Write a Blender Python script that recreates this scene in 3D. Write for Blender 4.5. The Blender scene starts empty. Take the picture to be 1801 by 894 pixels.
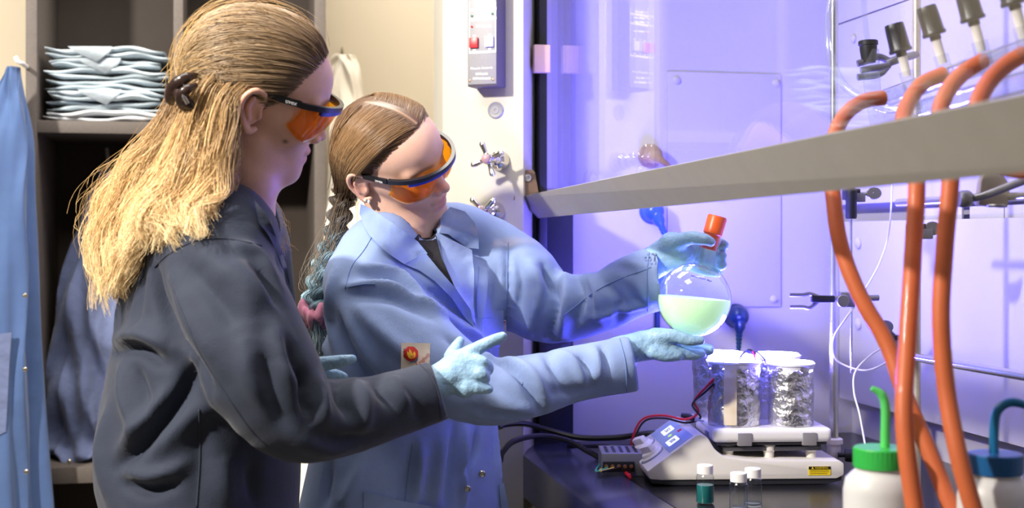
import bpy, bmesh, math, random
import numpy as np
from mathutils import Vector, Matrix
from mathutils.bvhtree import BVHTree
# brightness of the room, its lamps and the added hood fill
AMB = 0.16
LED = 560.0
LIGHTS = [('strobe_lamp', (-1.62, .92, 2.62), (.07, 2.71, 1.30), .13, 72, (1.0, .93, .84), .13, 'RECTANGLE', 130),
          ('ceiling_lamp', (-.4, 1.4, 2.85), (-.4, 1.4, 0), 1.2, 32, (1.0, .94, .87), .6),
          ('ceiling_lamp', (.25, 2.6, 2.85), (.25, 3.0, 0), 1.2, 44, (1.0, .94, .86), .5),
          ('hood_fill', (.98, 1.75, 2.57), (.98, 1.8, 0), .9, 1.5, (.93, .92, 1.0), .12)]  # added fill light, brightens the hood interior; no visible fitting gives it
random.seed(7); rng = np.random.default_rng(7)
SC = bpy.context.scene; COL = SC.collection

# ------------------------------------------------------------------ camera
F = 2300.0; CX = 900.5; HY = 415.0                      # focal length in pixels of the 1801x894 frame, horizon row
YAW = math.radians(11.8)
CAM = np.array((0.0, 0.0, 1.335))
RT = np.array((math.cos(YAW), -math.sin(YAW), 0.0)); FW = np.array((math.sin(YAW), math.cos(YAW), 0.0)); UP = np.array((0.0, 0.0, 1.0))
cd = bpy.data.cameras.new('camera'); cam = bpy.data.objects.new('camera', cd); COL.objects.link(cam)
cd.sensor_width = 36.0; cd.lens = 36.0 * F / 1801.0; cd.shift_y = -(447.0 - HY) / 1801.0
cam.location = CAM; cam.rotation_euler = (math.pi / 2, 0, -YAW)
cd.dof.use_dof = True; cd.dof.focus_distance = 2.12; cd.dof.aperture_fstop = 4.0
cd.clip_start = 0.02
SC.camera = cam

def P(px, py, d):                                       # point at camera depth d seen at (px, py)
    return CAM + d * (FW + (px - CX) / F * RT + (HY - py) / F * UP)
def ray(px, py): return FW + (px - CX) / F * RT + (HY - py) / F * UP
def PY(px, py, Y): r = ray(px, py); return CAM + r * (Y - CAM[1]) / r[1]
def PX(px, py, X): r = ray(px, py); return CAM + r * (X - CAM[0]) / r[0]
def PZ(px, py, Z): r = ray(px, py); return CAM + r * (Z - CAM[2]) / r[2]
def CF(u, d, z): return CAM + u * RT + d * FW + z * UP   # camera-frame point
def px_of(p):
    q = np.asarray(p) - CAM; d = q @ FW
    return CX + F * (q @ RT) / d, HY - F * q[2] / d, d

# ------------------------------------------------------------------ world, lights, exposure
SC.view_settings.view_transform = 'Standard'; SC.view_settings.look = 'None'
SC.view_settings.gamma = 1.0; SC.view_settings.use_curve_mapping = False; SC.view_settings.exposure = 0.0
w = bpy.data.worlds.new('room_ambience'); SC.world = w; w.use_nodes = True
bg = w.node_tree.nodes['Background']; bg.inputs[0].default_value = (1.0, 0.93, 0.86, 1); bg.inputs[1].default_value = AMB
def area_light(name, loc, target, size, power, color, size_y=None, shape='RECTANGLE', spread=180):
    l = bpy.data.lights.new(name, 'AREA'); o = bpy.data.objects.new(name, l); COL.objects.link(o)
    l.shape = shape; l.size = size; l.size_y = size_y or size; l.energy = power; l.color = color; l.spread = math.radians(spread)
    o.location = loc; o.rotation_euler = (Vector(target) - Vector(loc)).to_track_quat('-Z', 'Y').to_euler()
    return o
for a in LIGHTS: area_light(*a)

# ------------------------------------------------------------------ materials
def lin(h):
    h = h.lstrip('#'); c = [int(h[i:i + 2], 16) / 255 for i in (0, 2, 4)]
    return tuple(x / 12.92 if x <= .04045 else ((x + .055) / 1.055) ** 2.4 for x in c)
MATS = {}
def mat(name, col, rough=.5, metal=0.0, var=.08, vscale=12.0, bump=0.0, bscale=60.0, emit=None, estr=0.0, spec=.5, trans=0.0, ior=1.45, alpha=1.0,
        attr=None, detail=4.0, sheen=0.0, sss=0.0, coat=0.0, aniso=0.0, bump2=0.0, bscale2=8.0):
    if name in MATS: return MATS[name]
    m = bpy.data.materials.new(name); m.use_nodes = True; nt = m.node_tree; N = nt.nodes; L = nt.links
    b = N['Principled BSDF']; MATS[name] = m
    c = lin(col) if isinstance(col, str) else col
    b.inputs['Roughness'].default_value = rough; b.inputs['Metallic'].default_value = metal
    b.inputs['Specular IOR Level'].default_value = spec; b.inputs['IOR'].default_value = ior
    b.inputs['Transmission Weight'].default_value = trans; b.inputs['Alpha'].default_value = alpha
    b.inputs['Coat Weight'].default_value = coat; b.inputs['Anisotropic'].default_value = aniso
    if sheen: b.inputs['Sheen Weight'].default_value = sheen
    if sss:
        b.inputs['Subsurface Weight'].default_value = sss; b.inputs['Subsurface Radius'].default_value = (.012, .005, .003); b.inputs['Subsurface Scale'].default_value = .6
    tc = N.new('ShaderNodeTexCoord')
    if attr:
        a = N.new('ShaderNodeAttribute'); a.attribute_name = attr; src = a.outputs['Color']
    else:
        rgb = N.new('ShaderNodeRGB'); rgb.outputs[0].default_value = (*c, 1); src = rgb.outputs[0]
    if var:
        n = N.new('ShaderNodeTexNoise'); n.inputs['Scale'].default_value = vscale; n.inputs['Detail'].default_value = detail
        L.new(tc.outputs['Object'], n.inputs['Vector'])
        r = N.new('ShaderNodeMapRange'); r.inputs[1].default_value = .3; r.inputs[2].default_value = .7
        r.inputs[3].default_value = 1 - var; r.inputs[4].default_value = 1 + var
        L.new(n.outputs['Fac'], r.inputs[0])
        mx = N.new('ShaderNodeVectorMath'); mx.operation = 'SCALE'
        L.new(src, mx.inputs[0]); L.new(r.outputs[0], mx.inputs['Scale']); src = mx.outputs[0]
    L.new(src, b.inputs['Base Color'])
    prev = None
    for amt, sc in ((bump, bscale), (bump2, bscale2)):
        if amt:
            n = N.new('ShaderNodeTexNoise'); n.inputs['Scale'].default_value = sc; n.inputs['Detail'].default_value = 3
            L.new(tc.outputs['Object'], n.inputs['Vector'])
            bp = N.new('ShaderNodeBump'); bp.inputs['Strength'].default_value = 1.0; bp.inputs['Distance'].default_value = amt
            L.new(n.outputs['Fac'], bp.inputs['Height'])
            if prev: L.new(prev.outputs[0], bp.inputs['Normal'])
            prev = bp
    if prev: L.new(prev.outputs[0], b.inputs['Normal'])
    if emit is not None:
        e = lin(emit) if isinstance(emit, str) else emit
        b.inputs['Emission Color'].default_value = (*e, 1); b.inputs['Emission Strength'].default_value = estr
    return m
def clear_mat(name, tint=(1, 1, 1), refl_rough=.02, ior=1.45, gl=1.0, veil=0.0):
    """thin clear glass or plastic: transparent with fresnel reflection; light passes through it"""
    if name in MATS: return MATS[name]
    m = bpy.data.materials.new(name); m.use_nodes = True; nt = m.node_tree; N = nt.nodes; L = nt.links; N.clear(); MATS[name] = m
    o = N.new('ShaderNodeOutputMaterial'); t = N.new('ShaderNodeBsdfTransparent'); g = N.new('ShaderNodeBsdfGlossy')
    mx = N.new('ShaderNodeMixShader'); t.inputs[0].default_value = (*tint, 1); g.inputs['Roughness'].default_value = refl_rough
    ge = N.new('ShaderNodeNewGeometry'); dt = N.new('ShaderNodeVectorMath'); dt.operation = 'DOT_PRODUCT'; L.new(ge.outputs['Normal'], dt.inputs[0]); L.new(ge.outputs['Incoming'], dt.inputs[1])
    def mth(op, a, b=None):
        q = N.new('ShaderNodeMath'); q.operation = op
        for i, v in enumerate((a, b)):
            if v is None: continue
            if isinstance(v, (int, float)): q.inputs[i].default_value = v
            else: L.new(v, q.inputs[i])
        return q.outputs[0]
    f0 = ((ior - 1) / (ior + 1)) ** 2; fr = mth('POWER', mth('SUBTRACT', 1.0, mth('ABSOLUTE', dt.outputs['Value'])), 5.0)      # Schlick reflectance of one surface
    fr = mth('MINIMUM', mth('MULTIPLY', mth('ADD', mth('MULTIPLY', fr, 1 - f0), f0), gl), 1.0)
    L.new(fr, mx.inputs[0]); L.new(t.outputs[0], mx.inputs[1]); L.new(g.outputs[0], mx.inputs[2])
    out = mx
    if veil:
        d = N.new('ShaderNodeBsdfTranslucent'); d2 = N.new('ShaderNodeBsdfDiffuse'); d2.inputs[0].default_value = (*[min(1, x) for x in tint], 1); m2 = N.new('ShaderNodeMixShader')
        m2.inputs[0].default_value = veil; L.new(mx.outputs[0], m2.inputs[1]); L.new(d2.outputs[0], m2.inputs[2]); out = m2
    L.new(out.outputs[0], o.inputs[0]); return m

# ------------------------------------------------------------------ objects
ORG = {}
def tag(o, label=None, cat=None, group=None, kind=None):
    if label: o['label'] = label
    if cat: o['category'] = cat
    if group: o['group'] = group
    if kind: o['kind'] = kind
    return o
def thing(name, loc, label, cat, group=None):
    o = bpy.data.objects.new(name, None); COL.objects.link(o); o.empty_display_size = .02
    o.location = loc; ORG[o.name] = np.array(loc, float)
    return tag(o, label, cat, group)
def mk(name, V, Fc, m, parent=None, smooth=True, cols=None):
    V = np.asarray(V, float).reshape(-1, 3)
    if parent is not None: og = ORG[parent.name]
    else: og = np.array(((V[:, 0].min() + V[:, 0].max()) / 2, (V[:, 1].min() + V[:, 1].max()) / 2, V[:, 2].min()))
    me = bpy.data.meshes.new(name)
    if isinstance(Fc, np.ndarray):
        k = Fc.shape[1]; me.vertices.add(len(V)); me.vertices.foreach_set('co', (V - og).ravel())
        me.loops.add(Fc.size); me.loops.foreach_set('vertex_index', Fc.ravel().astype(np.int32))
        me.polygons.add(len(Fc)); me.polygons.foreach_set('loop_start', np.arange(0, Fc.size, k, dtype=np.int32))
        me.update(calc_edges=True); me.validate()
    else:
        me.from_pydata([tuple(v) for v in V - og], [], [tuple(f) for f in Fc])
    if smooth: me.polygons.foreach_set('use_smooth', [True] * len(me.polygons))
    if cols is not None:
        a = me.color_attributes.new('Col', 'FLOAT_COLOR', 'POINT')
        cc = np.ones((len(V), 4)); cc[:, :3] = cols; a.data.foreach_set('color', cc.ravel())
    if m is not None: me.materials.append(m)
    o = bpy.data.objects.new(name, me); COL.objects.link(o)
    if parent is not None: o.parent = parent
    else: o.location = og
    ORG[o.name] = og
    return o
class MB:
    """collects shapes in world coordinates, builds ONE mesh object"""
    def __init__(s): s.V = []; s.F = []
    def add(s, V, Fc):
        b = len(s.V); s.V += [tuple(v) for v in V]; s.F += [tuple(i + b for i in f) for f in Fc]; return s
    def box(s, x0, x1, y0, y1, z0, z1, bev=0.0, M=None, seg=2):
        bm = bmesh.new(); bmesh.ops.create_cube(bm, size=1)
        for v in bm.verts: v.co = Vector((x0 + (v.co.x + .5) * (x1 - x0), y0 + (v.co.y + .5) * (y1 - y0), z0 + (v.co.z + .5) * (z1 - z0)))
        if bev: bmesh.ops.bevel(bm, geom=bm.edges[:], offset=bev, segments=seg, profile=.6, affect='EDGES')
        return s.bm(bm, M)
    def bm(s, bm, M=None):
        bm.verts.ensure_lookup_table(); bm.verts.index_update()
        V = [(M @ v.co) if M is not None else v.co.copy() for v in bm.verts]; Fc = [[v.index for v in f.verts] for f in bm.faces]; bm.free()
        return s.add(V, Fc)
    def lathe(s, prof, M=None, seg=24, capb=True, capt=True):
        n = len(prof); V = []; Fc = []
        for r, z in prof:
            for i in range(seg):
                a = 2 * math.pi * i / seg; v = Vector((r * math.cos(a), r * math.sin(a), z)); V.append(M @ v if M is not None else v)
        for j in range(n - 1):
            for i in range(seg): k = (i + 1) % seg; Fc.append((j * seg + i, j * seg + k, (j + 1) * seg + k, (j + 1) * seg + i))
        if capb and prof[0][0] > 1e-5: Fc.append(tuple(range(seg))[::-1])
        if capt and prof[-1][0] > 1e-5: Fc.append(tuple((n - 1) * seg + i for i in range(seg)))
        return s.add(V, Fc)
    def tube(s, pts, r, seg=10, n=None, smooth=True):
        V, Fc = tube_mesh(pts, r, seg, n, smooth); return s.add(V, Fc)
    def prism(s, poly, a, b, bev=0.0, M=None):
        """poly in local xy extruded from z=a to z=b"""
        bm = bmesh.new(); vs = [bm.verts.new((x, y, a)) for x, y in poly]; f = bm.faces.new(vs)
        r = bmesh.ops.extrude_face_region(bm, geom=[f]); bmesh.ops.translate(bm, vec=(0, 0, b - a), verts=[e for e in r['geom'] if isinstance(e, bmesh.types.BMVert)])
        bmesh.ops.recalc_face_normals(bm, faces=bm.faces[:])
        if bev: bmesh.ops.bevel(bm, geom=bm.edges[:], offset=bev, segments=2, profile=.6, affect='EDGES')
        return s.bm(bm, M)
    def build(s, name, m, parent=None, smooth=None):
        o = mk(name, s.V, s.F, m, parent, smooth is not False)
        if smooth is None:
            try: o.data.set_sharp_from_angle(angle=math.radians(35))
            except Exception: pass
        return o
def catmull(pts, n):
    pts = np.asarray(pts, float); k = len(pts)
    if k < 3: return np.array([pts[0] + (pts[-1] - pts[0]) * t for t in np.linspace(0, 1, n)])
    q = np.vstack([2 * pts[0] - pts[1], pts, 2 * pts[-1] - pts[-2]]); out = []
    for u in np.linspace(0, k - 1 - 1e-9, n):
        i = int(u); t = u - i; a, b, c, d = q[i], q[i + 1], q[i + 2], q[i + 3]
        out.append(.5 * ((2 * b) + (-a + c) * t + (2 * a - 5 * b + 4 * c - d) * t * t + (-a + 3 * b - 3 * c + d) * t ** 3))
    return np.array(out)
def frames(C):
    T = np.gradient(C, axis=0); T /= np.linalg.norm(T, axis=1)[:, None] + 1e-12
    u = np.cross(T[0], (0, 0, 1.0));
    if np.linalg.norm(u) < .1: u = np.cross(T[0], (1.0, 0, 0))
    U = []
    for t in T:
        u = u - t * (u @ t); u /= np.linalg.norm(u) + 1e-12; U.append(u.copy())
    U = np.array(U); return T, U, np.cross(T, U)
def tube_mesh(pts, r, seg=10, n=None, smooth=True):
    pts = np.asarray(pts, float)
    C = catmull(pts, n or max(2, len(pts) * 8)) if (smooth and len(pts) > 2) else pts
    rr = np.interp(np.linspace(0, 1, len(C)), np.linspace(0, 1, len(np.atleast_1d(r))), np.atleast_1d(r)) if np.ndim(r) else np.full(len(C), r)
    T, U, W = frames(C); a = np.linspace(0, 2 * np.pi, seg, endpoint=False)
    V = C[:, None, :] + rr[:, None, None] * (np.cos(a)[None, :, None] * U[:, None, :] + np.sin(a)[None, :, None] * W[:, None, :])
    V = V.reshape(-1, 3); Fc = []
    for j in range(len(C) - 1):
        for i in range(seg): k = (i + 1) % seg; Fc.append((j * seg + i, j * seg + k, (j + 1) * seg + k, (j + 1) * seg + i))
    Fc.append(tuple(range(seg))[::-1]); Fc.append(tuple((len(C) - 1) * seg + i for i in range(seg)))
    return V, Fc
def basis(o, x=None, y=None, z=None):
    """matrix with given orthonormal-ish axes; missing axis is the cross product"""
    c = lambda v: Vector(v).normalized()
    if z is None: X, Y = c(x), c(y); Z = X.cross(Y).normalized(); Y = Z.cross(X)
    elif y is None: Z, X = c(z), c(x); Y = Z.cross(X).normalized(); X = Y.cross(Z)
    else: Z, Y = c(z), c(y); X = Y.cross(Z).normalized(); Y = Z.cross(X)
    return Matrix(((X.x, Y.x, Z.x, o[0]), (X.y, Y.y, Z.y, o[1]), (X.z, Y.z, Z.z, o[2]), (0, 0, 0, 1)))
def axis_m(o, z):
    z = Vector(z).normalized(); h = Vector((1, 0, 0)) if abs(z.x) < .8 else Vector((0, 1, 0))
    return basis(o, x=h - z * h.dot(z), z=z)
def text(s, size, M, m, parent, name='lettering', depth=.0004):
    c = bpy.data.curves.new(name, 'FONT'); c.body = s; c.size = size; c.extrude = depth; c.align_x = 'CENTER'; c.align_y = 'CENTER'; c.resolution_u = 3
    tmp = bpy.data.objects.new(name, c); COL.objects.link(tmp); dg = bpy.context.evaluated_depsgraph_get(); me = bpy.data.meshes.new_from_object(tmp.evaluated_get(dg)); bpy.data.objects.remove(tmp)
    me.materials.clear(); me.materials.append(m); o = bpy.data.objects.new(name, me); COL.objects.link(o)
    o.parent = parent; o.matrix_local = Matrix.Translation(-Vector(ORG[parent.name])) @ M; ORG[o.name] = ORG[parent.name]
    return o
def copy_tree(o, loc, parent=None):
    c = o.copy(); COL.objects.link(c); c.parent = parent
    if loc is not None: c.location = loc
    for ch in o.children: copy_tree(ch, None, c)
    return c

# ------------------------------------------------------------------ distance fields -> meshes (for bodies, cloth, gloves)
def smin(a, b, k):
    if k <= 0: return np.minimum(a, b)
    h = np.clip(.5 + .5 * (b - a) / k, 0, 1); return b + (a - b) * h - k * h * (1 - h)
def rc(a, b, ra, rb):
    a = np.asarray(a, float); b = np.asarray(b, float); v = b - a; L2 = v @ v + 1e-12
    def f(p):
        q = p - a; t = np.clip(q @ v / L2, 0, 1); return np.linalg.norm(q - t[:, None] * v, axis=1) - (ra + (rb - ra) * t)
    return f
def ell(c, r, R=None):
    c = np.asarray(c, float); r = np.asarray(r, float)
    def f(p):
        q = p - c
        if R is not None: q = q @ R
        k0 = np.linalg.norm(q / r, axis=1); k1 = np.linalg.norm(q / (r * r), axis=1) + 1e-9
        return k0 * (k0 - 1) / k1
    return f
def tb(pts, rads, n=None, flat=None, fs=1.0):
    """tube of varying radius along a spline; flat = direction in which it is squeezed by fs"""
    pts = np.asarray(pts, float); n = n or max(3, 3 * len(pts)); C = catmull(pts, n); R = catmull(np.c_[rads, rads, rads], n)[:, 0] if len(rads) > 2 else np.linspace(rads[0], rads[-1], n)
    if flat is not None: flat = np.asarray(flat, float) / np.linalg.norm(flat)
    def f(p):
        d = None
        for i in range(len(C) - 1):
            a, v = C[i], C[i + 1] - C[i]; q = p - a; t = np.clip(q @ v / (v @ v + 1e-12), 0, 1); q = q - t[:, None] * v
            if flat is not None: q = q + np.outer(q @ flat, flat) * (1 / fs - 1)
            e = np.linalg.norm(q, axis=1) - (R[i] + (R[i + 1] - R[i]) * t); d = e if d is None else np.minimum(d, e)
        return d * (min(1, fs) if flat is not None else 1)
    return f
def rings(rows, ang=0.0, pw=2.0):
    """rows: z, cu, cv, ru, rv in the horizontal camera frame (u right, v away), turned by ang"""
    rows = np.array(sorted(rows), float); Z = rows[:, 0]
    def f(p):
        q = p - CAM; u = q @ RT; v = q @ FW; z = p[:, 2]
        cu, cv, ru, rv = (np.interp(z, Z, rows[:, i]) for i in (1, 2, 3, 4))
        a, b = u - cu, v - cv; c, s = math.cos(ang), math.sin(ang); a, b = a * c + b * s, -a * s + b * c
        k = (np.abs(a / ru) ** pw + np.abs(b / rv) ** pw) ** (1 / pw); d = (k - 1) * np.minimum(ru, rv)
        dz = np.maximum(Z[0] - z, z - Z[-1]); return np.where(dz > 0, np.sqrt(np.maximum(d, 0) ** 2 + dz ** 2), np.maximum(d, dz))
    return f
def field(ops):
    def f(p):
        d = np.full(len(p), 1.0)
        for op in ops:
            g, k, mode = op if len(op) == 3 else (*op, 'u')
            e = g(p)
            if mode == 'u': d = smin(d, e, k)
            elif mode == 's': d = -smin(-d, e, k)
            elif mode == 'i': d = -smin(-d, -e, k)
        return d
    return f
CORN = np.array([(i, j, k) for i in (0, 1) for j in (0, 1) for k in (0, 1)])
EDG = [(a, b) for a in range(8) for b in range(a + 1, 8) if np.abs(CORN[a] - CORN[b]).sum() == 1]
def extract(f, lo, hi, h, blk=6, iters=1):
    lo = np.asarray(lo, float); n = np.ceil((np.asarray(hi) - lo) / h / blk).astype(int); nf = n * blk + 1
    g = np.stack(np.meshgrid(*[np.arange(k) for k in n], indexing='ij'), -1).reshape(-1, 3)
    dc = f(lo + (g + .5) * blk * h); act = np.abs(dc) < blk * h * 1.5
    vals = np.empty(nf, np.float32); big = (np.sign(dc) * 1.0).reshape(n)
    vals[:-1, :-1, :-1] = big.repeat(blk, 0).repeat(blk, 1).repeat(blk, 2); vals[-1] = 1; vals[:, -1] = 1; vals[:, :, -1] = 1
    A = act.reshape(n); M = np.zeros(nf, bool); m = A.repeat(blk, 0).repeat(blk, 1).repeat(blk, 2)
    for dx in (0, 1):
        for dy in (0, 1):
            for dz in (0, 1): M[dx:dx + m.shape[0], dy:dy + m.shape[1], dz:dz + m.shape[2]] |= m
    idx = np.argwhere(M); out = np.empty(len(idx))
    for s in range(0, len(idx), 400000): out[s:s + 400000] = f(lo + idx[s:s + 400000] * h)
    vals[M] = out; vals[0] = np.maximum(vals[0], .001); vals[-1] = 1
    neg = vals < 0; sh = [k - 1 for k in nf]
    cs = np.zeros(sh, np.int8)
    for c in CORN: cs += neg[c[0]:c[0] + sh[0], c[1]:c[1] + sh[1], c[2]:c[2] + sh[2]]
    cells = np.argwhere((cs > 0) & (cs < 8)); vid = np.full(sh, -1, np.int64); vid[tuple(cells.T)] = np.arange(len(cells))
    cv = [vals[tuple((cells + c).T)] for c in CORN]; acc = np.zeros((len(cells), 3)); cnt = np.zeros(len(cells))
    for a, b in EDG:
        x = (cv[a] < 0) != (cv[b] < 0); t = cv[a][x] / (cv[a][x] - cv[b][x]); acc[x] += CORN[a] + t[:, None] * (CORN[b] - CORN[a]); cnt[x] += 1
    V = lo + (cells + acc / cnt[:, None]) * h; Q = []
    for ax in range(3):
        b, c = (ax + 1) % 3, (ax + 2) % 3; s0 = [slice(None)] * 3; s1 = [slice(None)] * 3; s0[ax] = slice(0, -1); s1[ax] = slice(1, None)
        n0 = neg[tuple(s0)]; n1 = neg[tuple(s1)]; E = np.argwhere(n0 != n1)
        E = E[(E[:, b] > 0) & (E[:, c] > 0) & (E[:, b] < sh[b]) & (E[:, c] < sh[c])]
        eb = np.zeros(3, int); eb[b] = 1; ec = np.zeros(3, int); ec[c] = 1
        q = np.stack([vid[tuple((E - eb - ec).T)], vid[tuple((E - ec).T)], vid[tuple(E.T)], vid[tuple((E - eb).T)]], 1)
        fl = ~n0[tuple(E.T)]; q[fl] = q[fl][:, ::-1]; Q.append(q)
    Q = np.vstack(Q); Q = Q[(Q >= 0).all(1)]
    for _ in range(iters): V = relax(V, Q, .5)
    return V, Q
def relax(V, Q, lam):
    S = np.zeros_like(V); c = np.zeros(len(V))
    for i in range(4):
        a, b = Q[:, i], Q[:, (i + 1) % 4]
        for k in range(3): S[:, k] += np.bincount(a, V[b, k], len(V)) + np.bincount(b, V[a, k], len(V))
        c += np.bincount(a, minlength=len(V)) + np.bincount(b, minlength=len(V))
    ok = c > 0; V = V.copy(); V[ok] += lam * (S[ok] / c[ok, None] - V[ok]); return V
def normals(V, Q):
    n = np.cross(V[Q[:, 2]] - V[Q[:, 0]], V[Q[:, 3]] - V[Q[:, 1]]); N = np.zeros_like(V)
    for i in range(4):
        for k in range(3): N[:, k] += np.bincount(Q[:, i], n[:, k], len(V))
    return N / (np.linalg.norm(N, axis=1)[:, None] + 1e-12)
def hit_fn(V, Q):
    t = BVHTree.FromPolygons([tuple(v) for v in V], [tuple(q) for q in Q])
    o = Vector(CAM)
    def hit(px, py):
        r = t.ray_cast(o, Vector(ray(px, py)).normalized()); return None if r[0] is None else np.array(r[0])
    return hit
def folds(V, Q, items):
    """items: (pixel polyline, half width m, height m): ridges (+) and creases (-) laid along the cloth"""
    hit = hit_fn(V, Q); N = normals(V, Q); D = np.zeros(len(V))
    for pl, wd, am in items:
        pp = catmull(np.array(pl, float), max(6, 7 * len(pl))); H = [hit(*q) for q in pp]; H = np.array([q for q in H if q is not None])
        if len(H) < 3: continue
        lo, hi = H.min(0) - 3 * wd, H.max(0) + 3 * wd; s = np.where(((V > lo) & (V < hi)).all(1))[0]
        if not len(s): continue
        am *= 1.5; wd *= .85; d = np.sqrt(((V[s].astype(np.float32)[:, None, :] - H[None].astype(np.float32)) ** 2).sum(2)); j = d.argmin(1); dm = d[np.arange(len(s)), j]
        tp = np.sin(np.pi * np.clip((j + .8) / (len(H) + .6), 0, 1)) ** .6
        D[s] += am * tp * np.exp(-(dm / wd) ** 2)
    return V + N * D[:, None]
def vnoise(p, seed=0, octs=2):
    """smooth pseudo noise from sums of sines"""
    r = np.random.default_rng(seed); o = np.zeros(len(p)); a = 1.0
    for k in range(octs):
        for _ in range(5):
            kv = r.normal(size=3); kv /= np.linalg.norm(kv); o += a * np.sin(p @ kv * (1 + r.random()) * 2 ** k + r.random() * 6.28) / 5
        a *= .5
    return o
# ================================================================== the setting
M_wall = mat('beige_paint', '#d6c9b0', .85, var=.03, vscale=3, bump=.0004, bscale=180)
M_floor = mat('floor_vinyl', '#8d8478', .5, var=.1, vscale=8)
def struct(name, mb, m, parent=None, smooth=None):
    o = mb.build(name, m, parent, smooth); 
    if parent is None: o['kind'] = 'structure'
    return o
struct('floor', MB().box(-3, 3, -2.5, 3.66, -.05, 0), M_floor)
struct('wall_back', MB().box(-3, 3, 3.62, 3.7, 0, 2.9), M_wall)
struct('wall_right', MB().box(1.6, 1.68, .3, 3.62, 0, 2.9), M_wall)
struct('baseboard_back', MB().box(-3, 1.6, 3.605, 3.62, 0, .1, .003), mat('vinyl_base', '#4a4540', .6))

# ------------------------------------------------------------------ open wooden lockers
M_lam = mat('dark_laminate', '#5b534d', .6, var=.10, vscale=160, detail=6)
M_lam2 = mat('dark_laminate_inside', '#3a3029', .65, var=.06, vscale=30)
YF, YB = 3.20, 3.58
def X_at(px, Y): return PY(px, HY, Y)[0]
def Z_at(px, py, Y): return PY(px, py, Y)[2]
xs = [X_at(v, YF) for v in (45, 65, 305, 322, 553, 573)]
lock = thing('locker_shelf', ((xs[0] + xs[5]) / 2, (YF + YB) / 2, 0), 'dark brown open locker shelving unit against the beige wall', 'shelving')
ztop = 2.25
for a, b, nm in ((0, 1, 'side_panel'), (4, 5, 'side_panel'), (2, 3, 'divider')): MB().box(xs[a], xs[b], YF, YB, 0, ztop, .0015).build(nm, M_lam, lock)
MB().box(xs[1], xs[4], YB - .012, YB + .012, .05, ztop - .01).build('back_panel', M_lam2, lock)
MB().box(xs[0] - .005, xs[5] + .005, YF - .006, YB, ztop, ztop + .025, .002).build('top_panel', M_lam, lock)
zs1 = Z_at(180, 213, YF); zs0 = zs1 - .031; zl1 = Z_at(150, 822, YF)
for (a, b) in ((1, 2), (3, 4)):
    MB().box(xs[a], xs[b], YF + .002, YB - .01, zs1 - .029, zs1, .0015).build('shelf', M_lam, lock)
    MB().box(xs[a], xs[b], YF + .002, YB - .01, zl1 - .038, zl1, .0015).build('shelf', M_lam, lock)
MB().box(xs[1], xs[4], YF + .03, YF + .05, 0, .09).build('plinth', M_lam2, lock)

# ------------------------------------------------------------------ folded lab coats on the shelf
M_fold = mat('pale_blue_cotton', '#bcc9d0', .85, var=.06, vscale=14, bump=.0006, bscale=300, bump2=.004, bscale2=18, sheen=.2)
M_foldw = mat('white_cotton', '#d9dde0', .85, var=.05, vscale=14, bump=.0006, bscale=300, bump2=.004, bscale2=18, sheen=.2)
def folded(z0, th, xl, xr, yf, seed, m, label):
    """a coat folded into soft layers: each layer is a flattened pillow with a rolled front edge"""
    r = np.random.default_rng(seed); mb = MB(); nl = 2; nx, na = 44, 22; t = th / nl
    for l in range(nl):
        zc = z0 + (l + .5) * t; ph = r.random(6) * 6.28; x0 = xl + r.random() * .012; x1 = xr - r.random() * .02; fy = yf + r.random() * .018 - .004; dep = .27 - r.random() * .03
        V = []
        for i in range(nx):
            s = i / (nx - 1); x = x0 + (x1 - x0) * s; end = min(1, .25 + 4.5 * min(s, 1 - s))
            wav = .30 * t * math.sin(s * 7 + ph[0]) + .16 * t * math.sin(s * 17 + ph[1]); fw = .006 * math.sin(s * 7 + ph[2]) + .003 * math.sin(s * 19 + ph[3])
            for j in range(na):
                a = 2 * math.pi * j / na; ca, sa = math.cos(a), math.sin(a)
                yy = math.copysign(abs(ca) ** .35, ca); zz = math.copysign(abs(sa) ** .8, sa)
                y = fy + fw + dep / 2 - yy * dep / 2 * (.96 + .04 * end); z = zc + (zz * t * .55 * end) + wav * (1 if yy > 0 else .5) + .06 * t * math.sin(s * 21 + a * 2 + ph[4])
                V.append((x, y, max(z, z0 + .001)))
        Fc = [(i * na + j, i * na + (j + 1) % na, (i + 1) * na + (j + 1) % na, (i + 1) * na + j) for i in range(nx - 1) for j in range(na)]
        Fc += [tuple(range(na))[::-1], tuple((nx - 1) * na + j for j in range(na))]
        mb.add(V, Fc)
    # a corner of cloth hanging over the front edge
    if seed in (22, 25, 26):
        xa = xl + (xr - xl) * (.25 + .5 * r.random()); wv = .05; zt = z0 + th * .9
        pts = [(xa - wv, yf - .006, zt), (xa + wv, yf - .008, zt + .002), (xa + wv * .9, yf - .009, zt - .012), (xa + .3 * wv, yf - .012, zt - .036), (xa - wv * .7, yf - .009, zt - .012)]
        mb.add(pts + [(p[0], p[1] + .004, p[2]) for p in pts], [(0, 1, 2, 3, 4), (9, 8, 7, 6, 5)] + [(i, 5 + i, 5 + (i + 1) % 5, (i + 1) % 5) for i in range(5)])
    o = mb.build('folded_lab_coat', m, None, True)
    return tag(o, label, 'lab coat', 'folded lab coats on the locker shelf')
zt = zs1; hs = [.026, .023, .027, .024, .026, .024, .026]; nm = ['bottom', 'second from the bottom', 'third from the bottom', 'middle', 'third from the top', 'second from the top', 'top']
for i, h in enumerate(hs):
    folded(zt + .0005, h, xs[1] + .008 + .004 * (i % 3), xs[2] - .004 - .012 * ((i * 7) % 3) / 2, YF + .01 + .008 * (i % 2), 20 + i, M_foldw if i == 0 else M_fold,
           'pale blue folded lab coat, %s one of the locker shelf stack' % nm[i] if i else 'whitish crumpled folded lab coat at the bottom of the locker shelf stack'); zt += h

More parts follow.
